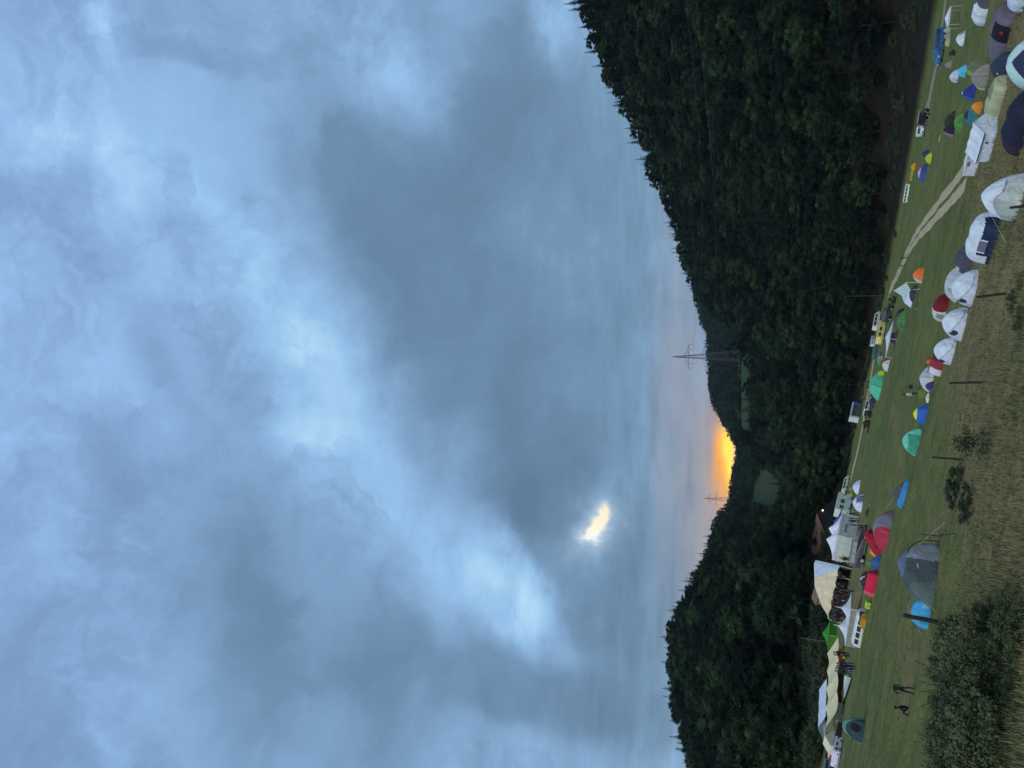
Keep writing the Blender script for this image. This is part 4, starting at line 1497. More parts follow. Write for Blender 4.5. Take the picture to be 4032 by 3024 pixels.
root, w, d, h = tunnel('tunnel_tent', 'large black navy tunnel tent with a short pale logo stripe', R2, (2090, 1210), (2420, 350), 88, (28, 34, 56),
     [('nose', (44, 40, 60), lambda x, y, z, u, v: x < -.35)], dr=.6, rnd=2, hoops=3, e=.8)
mesh('logo', [(-.12 * w, d * .12 - .02, .55 * h), (-.02 * w, d * .12 - .02, .60 * h), (-.02 * w, d * .15 - .02, .66 * h), (-.12 * w, d * .15 - .02, .61 * h)], [(0, 1, 2, 3)], fab(150, 150, 160), root)
root, w, d, h, he = house('frame_tent', 'big white ridge tent with a dark seam between roof and side', R2, (1620, 1195), (1770, 730), 92, .50, (186, 206, 230), (180, 202, 226), dr=.75, cat='tent', group=TENTS, over=.06)
mb = MB().path([Vector((-w / 2 - .06, -.1, he * .99)), Vector((0, -.1, he * .985)), Vector((w / 2 + .06, -.1, he * .99))], .03)
mb.build('seam', fab(60, 70, 84, 'plastic'), root)
MB().tube((w * .2, -.04, he * .62), (w * .2, -.07, he * .62), .07, n=10).build('vent', fab(14, 16, 20), root)
root, w, d, h = pagoda('shower_tent', 'small boxy white tent beside the big white ridge tent, at the track end', R2, (1405, 1430), (1475, 1180), 54, .86, (184, 204, 228), walls=('front', 'left', 'right', 'back'), cat='tent', group=TENTS)
MB().box(w * .12, w * .42, .02, .045, h * .56, h * .84).build('door', fab(100, 104, 118), root)
tunnel('tunnel_tent', 'long pale sage green tunnel tent in front of the royal blue tent', R2, (1725, 525), (1975, -10), 58, (150, 164, 138),
     [('roof', (112, 126, 108), lambda x, y, z, u, v: (z > .8) & (x > .1))], dr=.55, rnd=6, hoops=3)
dome('dome_tent', 'navy dome tent with a tiny pale emblem, beside the arched pale blue tent', R1, (1880, 1395), (1990, 1050), 66, (44, 56, 80),
     [('emblem', (200, 208, 212), lambda x, y, z, u, v: (abs(x + .12) < .05) & (abs(z - .55) < .05) & (y < 0))], dr=.9)
root, w, d, h = dome('tunnel_tent', 'tent with a broad pale cyan arch over a dark blue front, right edge', R1, (2420, 1500), (2640, 480), 128, (96, 118, 140),
     [('arch', (156, 196, 204), lambda x, y, z, u, v: (y < .2) & ((np.abs(x) ** 1.3 + (z - .02).clip(0) ** 1.3) > .80) & (z < .985)),
      ('window', (104, 118, 150), lambda x, y, z, u, v: (y < .2) & (abs(x - .1) < .30) & (z > .2) & (z < .52)),
      ('front_panel', (40, 52, 84), lambda x, y, z, u, v: (y < .2))], dr=.7, pw=2.6, e1=.8, sag=.04, nu=160, nv=48)
root, w, d, h = tunnel('tunnel_tent', 'large mauve grey tunnel tent with a black doorway and a glimpse of red light', R1, (1730, 1140), (2200, 330), 82, (92, 92, 112),
     [('doorway', (26, 24, 36), lambda x, y, z, u, v: (y < .05) & (x > .05) & (x < .75) & (z < .80)),
      ('end_panel', (78, 88, 96), lambda x, y, z, u, v: x < -.8)], dr=.6, rnd=5, hoops=3, e=1.0, taper=.25)
MB().tube((.25 * w, d * .01, h * .34), (.27 * w, d * .02, h * .48), .10, .05, n=10).build('lantern', lampmat('red_lantern', (.55, .09, .04), .22), root)
dome('dome_tent', 'beige grey dome tent with a cream left flap', R1, (1540, 1535), (1660, 1225), 60, (124, 126, 126), [('flap', (160, 168, 150), lambda x, y, z, u, v: (x < -.5))], dr=.9, sag=.1)
dome('dome_tent', 'small moss green tent with a bright green flap', R1, (1340, 1375), (1555, 1080), 44, (88, 104, 88), [('flap', (108, 148, 90), lambda x, y, z, u, v: (abs(x + .05) < .2) & (y < .1))], dr=.8)
tunnel('corner_tent', 'big white tent cut by the right edge of the view', R1, (2150, 255), (2330, -260), 66, (176, 196, 220), [('side_panel', (160, 178, 204), lambda x, y, z, u, v: x < -.7)], dr=.7, rnd=4)
tunnel('tunnel_tent', 'taupe tunnel tent with a white front awning', R1, (1540, 480), (1625, 150), 56, (80, 82, 92),
     [('awning', (178, 198, 214), lambda x, y, z, u, v: (y < -.25) & (x < .85) & (z < .93))], dr=1.3, rnd=3)
dome('pop_up_tent', 'tiny white pop-up tent with a grey doorway', R1, (1235, 615), (1255, 465), 30, (186, 206, 222), [('doorway', (120, 132, 144), lambda x, y, z, u, v: (y < .1) & (abs(x - .3) < .3) & (z < .7) & (z > .08))], dr=.9)
dome('pop_up_tent', 'round bright cyan pop-up tent', R1, (1235, 1295), (1270, 1125), 31, (72, 178, 206), [('door', (62, 160, 190), lambda x, y, z, u, v: (y < 0) & (abs(x) < .3) & (z < .6))], dr=.9)
dome('pop_up_tent', 'small white pop-up tent next to the cyan pop-up', R1, (1105, 1385), (1145, 1230), 33, (168, 186, 212), [('door', (146, 164, 192), lambda x, y, z, u, v: (y < 0) & (abs(x) < .25) & (z < .6))], dr=.9)
dome('pop_up_tent', 'dim grey little tent by the gravel lane', R1, (1015, 1130), (1040, 985), 26, (108, 118, 124), dr=.9)
# canopy on poles at the far right
pagoda('tarp_canopy', 'white flat tarp canopy on thin poles by the gravel lane', R1, (1150, 395), (1185, 85), 58, .72, (184, 200, 226), dr=.6, conc=1.0)

# ---------- cluster behind: blue, orange, green
dome('dome_tent', 'royal blue two tone dome tent with white trim', R2, (1310, 245), (1480, 30), 50, (38, 54, 128),
     [('front_panel', (56, 84, 168), lambda x, y, z, u, v: x < -.1), ('trim', (190, 205, 215), lambda x, y, z, u, v: (z > .93))], dr=.9)
dome('dome_tent', 'small orange tent with a pointed flap', R2, (1490, 450), (1535, 290), 40, (232, 126, 40), [('flap', (236, 140, 56), lambda x, y, z, u, v: (x > .1) & (z > .5))], dr=.8, ax=.12, e1=1.0)
dome('dome_tent', 'teal dome tent beside the small orange tent', R2, (1375, 675), (1480, 420), 50, (52, 112, 122), [('top_panel', (48, 44, 78), lambda x, y, z, u, v: (z > .70) & (x > .0))], dr=.9)
dome('dome_tent', 'leaf green igloo tent beside the teal dome', R2, (1185, 685), (1235, 350), 30, (74, 128, 58), [('door', (62, 110, 52), lambda x, y, z, u, v: (y < 0) & (abs(x) < .25) & (z < .7))], dr=.9)
dome('dome_tent', 'bright green tent with a black doorway beside the sage green tunnel', R2, (1425, 720), (1690, 540), 46, (66, 124, 58),
     [('doorway', (22, 30, 26), lambda x, y, z, u, v: (y < .1) & (x > -.25) & (x < .55) & (z < .5) & (z > .08))], dr=.8)
dome('dome_tent', 'murky dark green tent behind the leaf green igloo', R2, (1045, 640), (1100, 320), 36, (38, 54, 44), [('door', (28, 40, 34), lambda x, y, z, u, v: (y < 0) & (abs(x) < .25) & (z < .6))], dr=.9)
dome('dome_tent', 'little black tent with a grey tarp over its left side', R2, (1020, 850), (1100, 640), 42, (34, 36, 46), [('tarp', (118, 122, 132), lambda x, y, z, u, v: x < -.05)], dr=.8, pw=2, e1=1.)
tunnel('sleeping_mat', 'thin yellow mat lying alone in the grass', R2, (795, 880), (862, 785), 4, (150, 156, 74), dr=.2, cat='mat', group=None)
for lab, L, R, hp, c, zn in (
        ('red little dome tent beyond the meadow', (560, 1442), (590, 1328), 27, (170, 40, 52), []),
        ('blue and white little dome tent between a red and a lime tent', (625, 1342), (650, 1180), 32, (52, 74, 134), [('side_panel', (150, 166, 196), lambda x, y, z, u, v: z > .72)]),
        ('lime green little dome tent', (670, 1255), (700, 1128), 23, (150, 186, 50), []),
        ('dark navy little tent behind the lime tent', (610, 1150), (680, 1050), 26, (44, 58, 92), [])):
    dome('small_tent', lab, R2, L, R, hp, c, zn, dr=.9)
dome('small_tent', 'mustard yellow little tent on the far meadow edge', R2, (412, 1362), (432, 1265), 16, (170, 142, 34), dr=.9)
vehicle('trailer', 'low yellow trailer parked at the far meadow edge', 'trailer', R2, (372, 1500), (410, 1372), 10, 'box', (168, 152, 70), win=(110, 100, 50))
# ---------- far right vehicles
vehicle('bus', 'white bus with dark windows parked at the dark wood edge', 'bus', R3, (310, 405), (360, 108), 19, 'bus', (170, 196, 196))
vehicle('van', 'blue van parked on the gravel lane at the far right', 'van', R1, (900, 890), (935, 430), 40, 'van', (44, 92, 142), win=(30, 40, 60), flip=True)
for i, (p, q, lab, c) in enumerate((((1000, 500), (1005, 435), 'grey white bag beside the blue van, nearest the tarp canopy', (150, 158, 160)), ((1002, 580), (1006, 520), 'mottled pale bag in the middle of the heap beside the blue van', (132, 142, 138)),
                                    ((1000, 665), (1004, 600), 'cream bag at the end of the heap beside the blue van', (150, 160, 130)))):
    dome('storage_bag', lab, R1, q if q[1] > p[1] else p, p if q[1] > p[1] else q, 24 - 3 * i, c, cat='bag', group='bags heaped beside the blue van', pw=3.5, e1=.5, sag=.12)
vehicle('camper_van', 'white camper van parked next to a black car at the lane end', 'camper van', R2, (585, 742), (605, 585), 33, 'van', (178, 204, 210))
vehicle('car', 'black car with bright white roof box at the lane end', 'car', R2, (610, 590), (690, 380), 36, 'suv', (26, 32, 34), roofcol=(180, 190, 190))
# ---------- star tarp group
t0 = 120.0
_, t0 = hit(*R4((750, 1000)))
V = [px3(R4, (492, 600), t0 + 5), px3(R4, (702, 464), t0 + 2.5), px3(R4, (768, 588), t0 + .5), px3(R4, (860, 738), t0), px3(R4, (780, 888), t0 + 1.5), px3(R4, (664, 795), t0 + 3), px3(R4, (622, 680), t0 + 4.5)]
g = lambda p: hit(*R4(p))[0]
sail('sail_tarp', 'star shaped white sail tarp stretched on poles beside the rutted track', V,
     [((0, 1, 6), (158, 184, 190), 'wing'), ((1, 2, 5, 6), (166, 190, 192), 'sheet'), ((2, 3, 4, 5), (182, 194, 232), 'front_sheet')],
     [(V[2], g((925, 572))), (V[3], g((900, 742))), (V[1], g((880, 470))), (V[4], g((880, 900)))], None, guys=[(V[4], g((760, 1000))), (V[0], g((470, 560)))])
dome('dome_tent', 'small half orange, half white tent beside the star shaped tarp', R4, (925, 545), (985, 345), 38, (164, 182, 176),
     [('side_panel', (226, 108, 54), lambda x, y, z, u, v: x > -.02)], dr=.9, pw=2.1)
dome('dome_tent', 'dark brown low tent under the star shaped tarp', R4, (860, 640), (890, 470), 24, (58, 50, 58), dr=.8)
# ---------- gazebo group
pagoda('gazebo', 'white gazebo with pale legs over a green tent', R4, (560, 1400), (590, 1065), 46, .62, (182, 198, 230), dr=.7)
dome('dome_tent', 'grass green tent standing under the white gazebo', R4, (630, 1315), (690, 1070), 30, (70, 116, 64), [('door', (56, 100, 56), lambda x, y, z, u, v: (y < 0) & (abs(x) < .25) & (z < .6))], dr=.8)
dome('dome_tent', 'drab olive tent beside the gazebo and the star shaped tarp', R4, (640, 1055), (665, 835), 34, (74, 76, 58), [('doorway', (40, 34, 34), lambda x, y, z, u, v: (y < .1) & (x > .0) & (x < .6) & (z < .7))], dr=.9)
dome('dome_tent', 'slate grey tent at the left leg of the white gazebo', R4, (500, 1520), (560, 1375), 32, (72, 78, 96), dr=.9, pw=2.)
vehicle('car', 'black estate car beside the white gazebo', 'car', R4, (440, 1130), (500, 850), 36, 'suv', (24, 27, 36), win=(70, 80, 90))
vehicle('van', 'plain white van behind the black estate car', 'van', R4, (270, 1190), (292, 925), 26, 'van', (180, 200, 204))
vehicle('camper', 'cream and yellow camper between the white van and the gazebo', 'camper van', R4, (345, 1375), (390, 1095), 30, 'camper', (196, 190, 130))
for p, q, lab in (((208, 1412), (214, 1345), 'small white toilet cabin, right one of the pair at the wood edge'), ((196, 1482), (204, 1414), 'small white toilet cabin, left one of the pair at the wood edge')):
    vehicle('toilet_cabin', lab, 'cabin', R4, p, q, 20, 'box', (176, 192, 206), win=(120, 132, 144), group='white cabins at the wood edge')
tunnel('windbreak', 'muted teal windbreak stretched along the lane', R5, (640, 440), (655, 225), 20, (66, 104, 98), dr=.25, cat='windbreak', group=None, rnd=9)
vehicle('trailer', 'grey box trailer parked beside the teal windbreak', 'trailer', R5, (745, 435), (755, 340), 20, 'box', (120, 128, 130), win=(60, 66, 70))
dome('small_tent', 'little tent with a red right half and white left half', R5, (838, 548), (870, 392), 26, (170, 186, 190), [('side_panel', (150, 42, 48), lambda x, y, z, u, v: (x > -.1) & (z > .0))], dr=.9, pw=2.)
dome('dome_tent', 'large mint green dome tent with a lime end flap', R5, (725, 930), (765, 590), 47, (74, 172, 142), [('end_flap', (178, 206, 30), lambda x, y, z, u, v: (x > .15) & (z < .45) & (y < .2) & (x < .85))], dr=.8, ax=-.05)
dome('small_tent', 'emerald green low tent behind the mint green dome', R5, (660, 610), (715, 470), 16, (66, 130, 92), dr=.8)
vehicle('car', 'navy car half covered by a white sheet', 'car', R5, (640, 1025), (668, 825), 25, 'car', (32, 40, 62), roofcol=(180, 196, 220))
dome('small_tent', 'pale grey tarp tent beside the navy car', R5, (560, 1095), (600, 965), 19, (136, 144, 140), dr=.8, pw=2.)
dome('small_tent', 'dusky plum coloured tent beside a white car', R5, (605, 1195), (640, 1030), 24, (58, 50, 62), dr=.8)
vehicle('car', 'white car parked beside the plum coloured tent', 'car', R5, (535, 1315), (575, 1095), 25, 'suv', (168, 190, 192))
vehicle('lorry', 'dark brown lorry with two pale headlights at the wood edge', 'lorry', R5, (392, 1165), (405, 915), 38, 'camper', (44, 38, 38), win=(30, 30, 34), lights=fab(235, 240, 230, 'glass'))
root = vehicle('box_truck', 'white box truck with a grey side and blue front at the wood edge', 'truck', R5, (372, 1445), (392, 1205), 40, 'box', (74, 84, 92), win=(64, 74, 82))
_w = (Vector(root.matrix_world.translation) - Vector((0, 0, 0))).length
bb = [o for o in root.children if o.name.startswith('body')][0]
xs = [v.co.x for v in bb.data.vertices]
zs = [v.co.z for v in bb.data.vertices]
ys = [v.co.y for v in bb.data.vertices]
MB().box(min(xs) - .1, max(xs) + .1, min(ys) - .1, max(ys) + .1, max(zs) * .9, max(zs) * 1.03).build('roof', fab(184, 206, 228, 'paint'), root)
MB().box(max(xs) - .12 * (max(xs) - min(xs)), max(xs) + .06, min(ys) - .05, max(ys) + .05, .35, max(zs) * .89).build('cab', fab(58, 92, 176, 'paint'), root)
MB().box(min(xs) - .05, min(xs) + .1 * (max(xs) - min(xs)), min(ys) - .05, max(ys) + .05, .3, max(zs) * .89).build('rear_door', fab(178, 196, 212, 'paint'), root)

# ---------- the crowded left end
dome('dome_tent', 'small white concave tent with a navy edge, right one of two on the lane side', R6, (790, 915), (785, 740), 27, (176, 194, 224), [('edge', (36, 48, 76), lambda x, y, z, u, v: x > .62)], dr=.9, pw=2., e1=1.2)
dome('dome_tent', 'small white concave tent with a slate door, left one of two on the lane side', R6, (828, 1190), (838, 960), 40, (178, 196, 226), [('door', (98, 108, 128), lambda x, y, z, u, v: (y < .2) & (abs(x + .1) < .4) & (z < .62)), ('edge', (44, 56, 74), lambda x, y, z, u, v: x > .7)], dr=.8, pw=2., e1=1.1)
vehicle('crate', 'lime yellow crate standing by the white tents', 'crate', R6, (672, 1005), (680, 930), 13, 'box', (160, 178, 40), win=(130, 150, 30), group=None)
vehicle('trailer', 'pale grey flat trailer beside the lime crate', 'trailer', R6, (690, 930), (690, 850), 18, 'box', (130, 140, 128), win=(80, 90, 84))
vehicle('van', 'white van by the wood with a small lamp above it', 'van', R6, (585, 950), (596, 722), 20, 'van', (190, 208, 206))
root = vehicle('camper', 'white motorhome with a big dark side window', 'camper van', R6, (640, 1320), (655, 1035), 62, 'camper', (172, 194, 196), width=2.4, win=(60, 84, 84))
dome('small_tent', 'very dark olive tent alone on the grass near the motorhome', R6, (905, 1395), (935, 1235), 14, (46, 54, 40), dr=.8)
root, w, d, h = pagoda('party_tent', 'royal blue canopy attached to the tall white party tent', R6, (640, 1560), (650, 1300), 74, .72, (62, 84, 166), dr=.8)
root, w, d, h = pagoda('party_tent', 'tall white party tent with two peaks and draped walls', RW, (3376, 2124), (3370, 2034), 112, .62, (190, 202, 232), walls=('front', 'left', 'right'), wallcol=(168, 186, 188), dr=1.1, peaks=2)
MB().box(-.32 * w, .06 * w, -.03, .0, h * .36, h * .40).build('wall_fold', fab(80, 96, 104), root)
root, w, d, h, he = house('barn', 'barn with a brown tiled roof and dark open gable behind the party tent', RW, (3322, 2134), (3316, 1966), 102, .42, (88, 62, 52), (40, 36, 34), dr=.9, cat='barn', over=.5, rk='wood', ridge_along=False)
MB().add([(-w * .36, -.55, he * .35), (w * .36, -.55, he * .35), (w * .36, -.55, he * 1.0), (0, -.55, h * .86), (-w * .36, -.55, he * 1.0)], [(0, 1, 2, 3, 4)]).build('opening_shade', fab(22, 20, 20, 'wood'), root)  # dark sheet standing in for the shade inside the open gable
bm = MB().tube((w * .06, -.75, h * .80), (w * .06, -.95, h * .80), .16, n=10)
bm.build('lamp', lampmat('warm_lamp', (1.0, .82, .45), 6.0), root)
pagoda('bell_tent', 'small white pointed tent nearest the party tent, behind the crowd', R7, (565, 500), (570, 300), 36, .45, (176, 196, 208), walls=('front', 'left', 'right'))
pagoda('bell_tent', 'small white pointed tent next to the big marquee, behind the crowd', R7, (565, 705), (570, 430), 40, .4, (182, 202, 214), walls=('front', 'left', 'right'))
pagoda('bell_tent', 'cream sliver of a canopy touching the big marquee', R7, (565, 790), (568, 665), 32, .6, (196, 190, 170), dr=.8)
vehicle('car', 'dark off-road car with a slate roof parked beside the crowd', 'car', R7, (1070, 660), (1118, 300), 60, 'suv', (24, 28, 36), width=1.9, length=4.4, yaw=math.radians(-38), win=(64, 78, 84))
dome('small_tent', 'small charcoal round tent beside the crimson tent and the party tent', R7, (1092, 165), (1110, 50), 34, (46, 54, 60), dr=.9)
for lab, L, R, hp, c, zn, kw in (
        ('mustard orange tarp heap at the end of the crimson tent', (1228, 600), (1262, 460), 28, (208, 148, 38), [('fold', (160, 98, 32), lambda x, y, z, u, v: (abs(x) < .12) & (y < 0))], dict(sag=.2, pw=2)),
        ('cobalt blue low tent beside the mustard tarp heap', (1308, 695), (1326, 530), 31, (56, 92, 150), [], {}),
        ('mid green small tent beside the cobalt blue tent', (1162, 750), (1188, 630), 23, (70, 124, 74), [], dict(pw=2)),
        ('pitch black small tent beside the cobalt blue tent', (1268, 780), (1285, 690), 26, (16, 20, 24), [], {}),
        ('ash grey tent beside the raspberry red tent', (1252, 920), (1268, 755), 36, (98, 112, 116), [], {}),
        ('charcoal tent with a white strip behind the ash grey tent', (1090, 960), (1112, 790), 24, (44, 52, 58), [('strip', (190, 200, 200), lambda x, y, z, u, v: (abs(x + .4) < .12) & (y < 0) & (z > .3))], {})):
    dome('small_tent', lab, R7, L, R, hp, c, zn, dr=.9, **kw)
tunnel('tunnel_tent', 'raspberry red tunnel tent with a black rear edge', R7, (1200, 1275), (1285, 880), 48, (176, 36, 70),
     [('rear_panel', (30, 22, 32), lambda x, y, z, u, v: (z > .86) | (y > .2)), ('porch', (176, 92, 90), lambda x, y, z, u, v: x < -.62)], dr=.7, rnd=4, hoops=3, sag=.05)
vehicle('crate', 'lime green crate on the trodden grass beside an ochre tent', 'crate', R7, (1145, 1455), (1168, 1355), 21, 'box', (146, 188, 56), win=(120, 160, 50), group=None)
dome('small_tent', 'ochre yellow tent beside the white sail tent', R7, (1088, 1645), (1105, 1455), 26, (150, 116, 40), [('edge', (96, 76, 34), lambda x, y, z, u, v: z > .8)], dr=.9, pw=3)

# ---------- big marquee
def marquee():
    M, w, s = frame(RW, (3322, 2450), (3340, 2240), True)
    root = thing('marquee', 'biggest cream marquee with a tall bluish end and zigzag eaves behind the crowd', 'marquee', M, None)
    n = 60
    d = 6.5
    u = np.linspace(0, 1, n)[:, None]
    v = np.linspace(0, 1, 40)[None, :]
    hr = np.interp(u, [0, .18, .36, .52, .94, 1], [40, 80, 107, 128, 150, 146]) * s
    he = 1.45 + .22 * np.abs(np.sin(u * PI * 5))
    hr = np.maximum(hr, he + .1)
    an = np.clip(v, 0, 1) * PI
    pro = 1 - np.abs(2 * v - 1) ** 1.5
    x = (u - .5) * w + 0 * v
    y = v * d + 0 * u
    z = he + (hr - he) * pro
    P = np.stack([x, y, z], -1)
    shell(root, P, [('end_panel', fab(158, 182, 202), lambda x, y, z, u, v: (u > .62 + .30 * (1 - np.clip((z - 1.5) / (150 * s - 1.5), 0, 1)) ** 1.0) & (v < .55)),
                    ('roof', fab(188, 186, 160), None)])
    q = [(w / 2, d * k / 10, 1.45 + (float(hr[-1, 0]) - 1.45) * (1 - abs(k / 5 - 1) ** 1.5)) for k in range(11)]
    mesh('end_wall', q + [(w / 2, d, -.1), (w / 2, 0, -.1)], [tuple(range(13))], fab(168, 180, 178), root)
    mb = MB()
    for k in range(5):
        xx = -w / 2 + w * (k + .05) / 5
        mb.add([(xx, -.02, 1.5), (xx + w * .1, -.02, 1.5), (xx + w * .05, -.05, 1.05)], [(0, 1, 2)])
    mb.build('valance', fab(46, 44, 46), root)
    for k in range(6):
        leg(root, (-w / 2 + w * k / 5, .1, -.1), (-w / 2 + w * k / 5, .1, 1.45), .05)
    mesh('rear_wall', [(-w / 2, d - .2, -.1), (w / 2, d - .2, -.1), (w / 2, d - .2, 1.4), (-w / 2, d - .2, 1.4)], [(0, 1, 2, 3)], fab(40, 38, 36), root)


marquee()
root, w, d, h, he = house('hut', 'little brown wooden hut roof rising behind the biggest marquee', RW, (3318, 2374), (3312, 2336), 116, .80, (92, 74, 58), (120, 100, 78), dr=.9, cat='hut', over=.3, rk='wood', ridge_along=False)
MB().box(-w * .2, w * .2, -.03, -.01, h * .45, h * .7).build('window', fab(150, 130, 100, 'glass'), root)
pagoda('lit_canopy', 'canopy painted bright green for its glow at the end of the biggest marquee', R8, (600, 440), (610, 165), 56, .5, (48, 126, 30), walls=('front', 'left', 'right'), wallcol=(58, 118, 36))  # lit look is put into the bright green fabric colour
# white twin-peaked sail tent
root, w, d, h = pagoda('sail_tent', 'white sail tent with sharp peaks and a grey wall, left of the ochre tent', R8, (890, 625), (985, 20), 72, .50, (184, 198, 214), walls=('front', 'left'), wallcol=(128, 134, 134), dr=.8, peaks=2, conc=2.2)
for k in (-.25, .25):
    MB().tube((k * w, d / 2, h * .9), (k * w, d / 2, h * 1.22), .07, .02).build('peak', fab(178, 200, 204), root)
root, w, d, h = tunnel('trailer_tent', 'low white trailer tent with dark mesh windows in front of the sail tent', R8, (975, 655), (1085, 130), 36, (184, 200, 204),
     [('window', (42, 42, 52), lambda x, y, z, u, v: (y < 0) & (z > .22) & (z < .70) & (np.mod(x * 2.5 + .1, 1) > .18) & (x > -.75))], dr=.5, rnd=9, hoops=1, sag=0, e=.5, nu=120)
dome('tarp_shelter', 'dark olive tarp shelter left of the sail tent', R8, (850, 700), (870, 530), 52, (72, 94, 74), [('edge', (44, 56, 48), lambda x, y, z, u, v: z < .25)], dr=.9, pw=2.)


def longroof(label, reg, L, R, hpx, eave, col, dep, bays, wall=None, name='marquee', left_low=1., catn='marquee', wavy=.10):
    M, w, s = frame(reg, L, R)
    root = thing(name, label, catn, M, None)
    h = hpx * s
    he = h * eave
    n = 20 * bays + 1
    u = np.linspace(0, 1, n)[:, None]
    v = np.linspace(0, 1, 26)[None, :]
    hr = h * (left_low + (1 - left_low) * u) * (1 - wavy * np.abs(np.sin(PI * bays * u)))
    ee = he * (1 - wavy * 1.4 * np.abs(np.sin(PI * bays * u)) + 0 * v)
    z = ee + (hr - ee) * (1 - np.abs(2 * v - 1)) ** 1.15
    P = np.stack([(u - .5) * w + 0 * v, v * dep + 0 * u, z], -1)
    shell(root, P, [('roof', fab(*col), None)])
    for k in range(bays + 1):
        xx = (k / bays - .5) * w
        for y in (.08, dep - .08):
            leg(root, (xx, y, -.1), (xx, y, he), .04, (60, 62, 64))
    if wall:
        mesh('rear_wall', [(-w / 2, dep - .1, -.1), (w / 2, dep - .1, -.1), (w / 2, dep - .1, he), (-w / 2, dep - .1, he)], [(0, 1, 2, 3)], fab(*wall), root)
    return root, w, dep, h, he


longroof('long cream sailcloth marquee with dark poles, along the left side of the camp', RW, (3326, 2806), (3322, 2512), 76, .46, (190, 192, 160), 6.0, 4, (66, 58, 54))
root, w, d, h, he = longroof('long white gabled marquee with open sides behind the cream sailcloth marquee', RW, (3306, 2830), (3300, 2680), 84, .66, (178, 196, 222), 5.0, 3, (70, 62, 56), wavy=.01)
mesh('gable_wall', [(w / 2, 0, he), (w / 2, d / 2, h), (w / 2, d, he)], [(0, 1, 2)], fab(176, 194, 220), root)
root, w, d, h = pagoda('mesh_marquee', 'greenish grey see-through panelled marquee at the end of the long white marquee', RW, (3306, 2897), (3304, 2828), 62, .72, (124, 136, 132), dr=.6, walls=('front',), wallcol=(128, 142, 140))
mb = MB()
for k in range(7):
    xx = -w / 2 + w * k / 6
    mb.box(xx - .025, xx + .025, -.02, .005, .0, h * .68)
for k in range(5):
    zz = h * .12 + h * .56 * k / 4
    mb.box(-w / 2, w / 2, -.026, -.021, zz - .03, zz + .03)
mb.build('glazing_bars', fab(92, 106, 108, 'plastic'), root)
house('gabled_canopy', 'cream gabled canopy left of the see-through panelled marquee', RW, (3304, 2946), (3302, 2886), 56, .5, (186, 196, 180), (190, 198, 184), dr=.6, cat='canopy', group=None, ridge_along=False)
house('box_tent', 'pair of white wall panels forming a box tent beside the cream marquee', RW, (3318, 2842), (3317, 2772), 30, .86, (170, 188, 208), (182, 198, 214), dr=.5, cat='tent', group=TENTS)
house('shed', 'dark brown slatted shed beside the see-through panelled marquee', RW, (3319, 2905), (3317, 2846), 26, .85, (62, 50, 42), (52, 42, 36), dr=.7, cat='shed', rk='wood', over=.05)
root = vehicle('caravan', 'white caravan with a red awning edge and yellow corner at the left end', 'caravan', RW, (3319, 2966), (3317, 2906), 33, 'camper', (184, 192, 222), width=2.0, win=(60, 60, 70))
dome('small_tent', 'small red flag coloured tent with a white stripe at the far left', RW, (3290, 2985), (3287, 2940), 26, (178, 44, 56), [('stripe', (210, 190, 190), lambda x, y, z, u, v: abs(x + .3) < .14)], dr=.8, pw=2, e1=1.1)
vehicle('car', 'dark blue car behind the red tent at the far left', 'car', RW, (3282, 2994), (3280, 2944), 26, 'suv', (40, 48, 86))
vehicle('van', 'silver grey van at the far left end of the camp', 'van', RW, (3284, 3040), (3280, 2988), 36, 'van', (116, 128, 134))
sail_p = [px3(R8, (655, 1560), hit(*R8((690, 1560)))[1] + 3), px3(R8, (725, 1075), hit(*R8((800, 1075)))[1] + 3), hit(*R8((862, 1120)))[0] + Vector((0, 0, .15)), hit(*R8((700, 1590)))[0] + Vector((0, 0, .15))]
mid = [(sail_p[0] * .5 + sail_p[3] * .5), (sail_p[1] * .5 + sail_p[2] * .5)]
sail('ground_tarp', 'white tarp sloping to the grass in front of the cream sailcloth marquee', [sail_p[0], sail_p[1], mid[1], sail_p[2], sail_p[3], mid[0]],
     [((0, 1, 2, 5), (186, 196, 182), 'upper_sheet'), ((5, 2, 3, 4), (150, 176, 184), 'lower_sheet')], [(sail_p[0], hit(*R8((690, 1560)))[0]), (sail_p[1], hit(*R8((800, 1075)))[0])], None)
dome('small_tent', 'tent painted apricot for its inner glow, in front of the cream marquee', R8, (715, 1045), (725, 765), 30, (214, 142, 78), [('side_panel', (212, 176, 120), lambda x, y, z, u, v: z > .55)], dr=.7, pw=2., e1=1.)  # apricot fabric stands in for light inside the tent; nothing emits
dome('small_tent', 'powder blue tent beside the apricot tent', R8, (825, 955), (822, 815), 26, (86, 122, 172), dr=.8)
root, w, d, h = dome('dome_tent', 'round dark teal dome tent with an open front, alone on the left grass', R9, (1245, 1195), (1330, 690), 84, (84, 128, 124),
     [('doorway', (18, 28, 38), lambda x, y, z, u, v: (y < .2) & (((x - .15) / .34) ** 2 + ((z - .40) / .26) ** 2 < 1)),
      ('front_panel', (46, 72, 84), lambda x, y, z, u, v: (y < .2) & (((x * .95) ** 2 + z ** 2) < .62)),
      ('seam', (28, 48, 58), lambda x, y, z, u, v: (y < .2) & (((x * .95) ** 2 + z ** 2) < .70))], dr=.85, e1=.62, nu=160, nv=48)

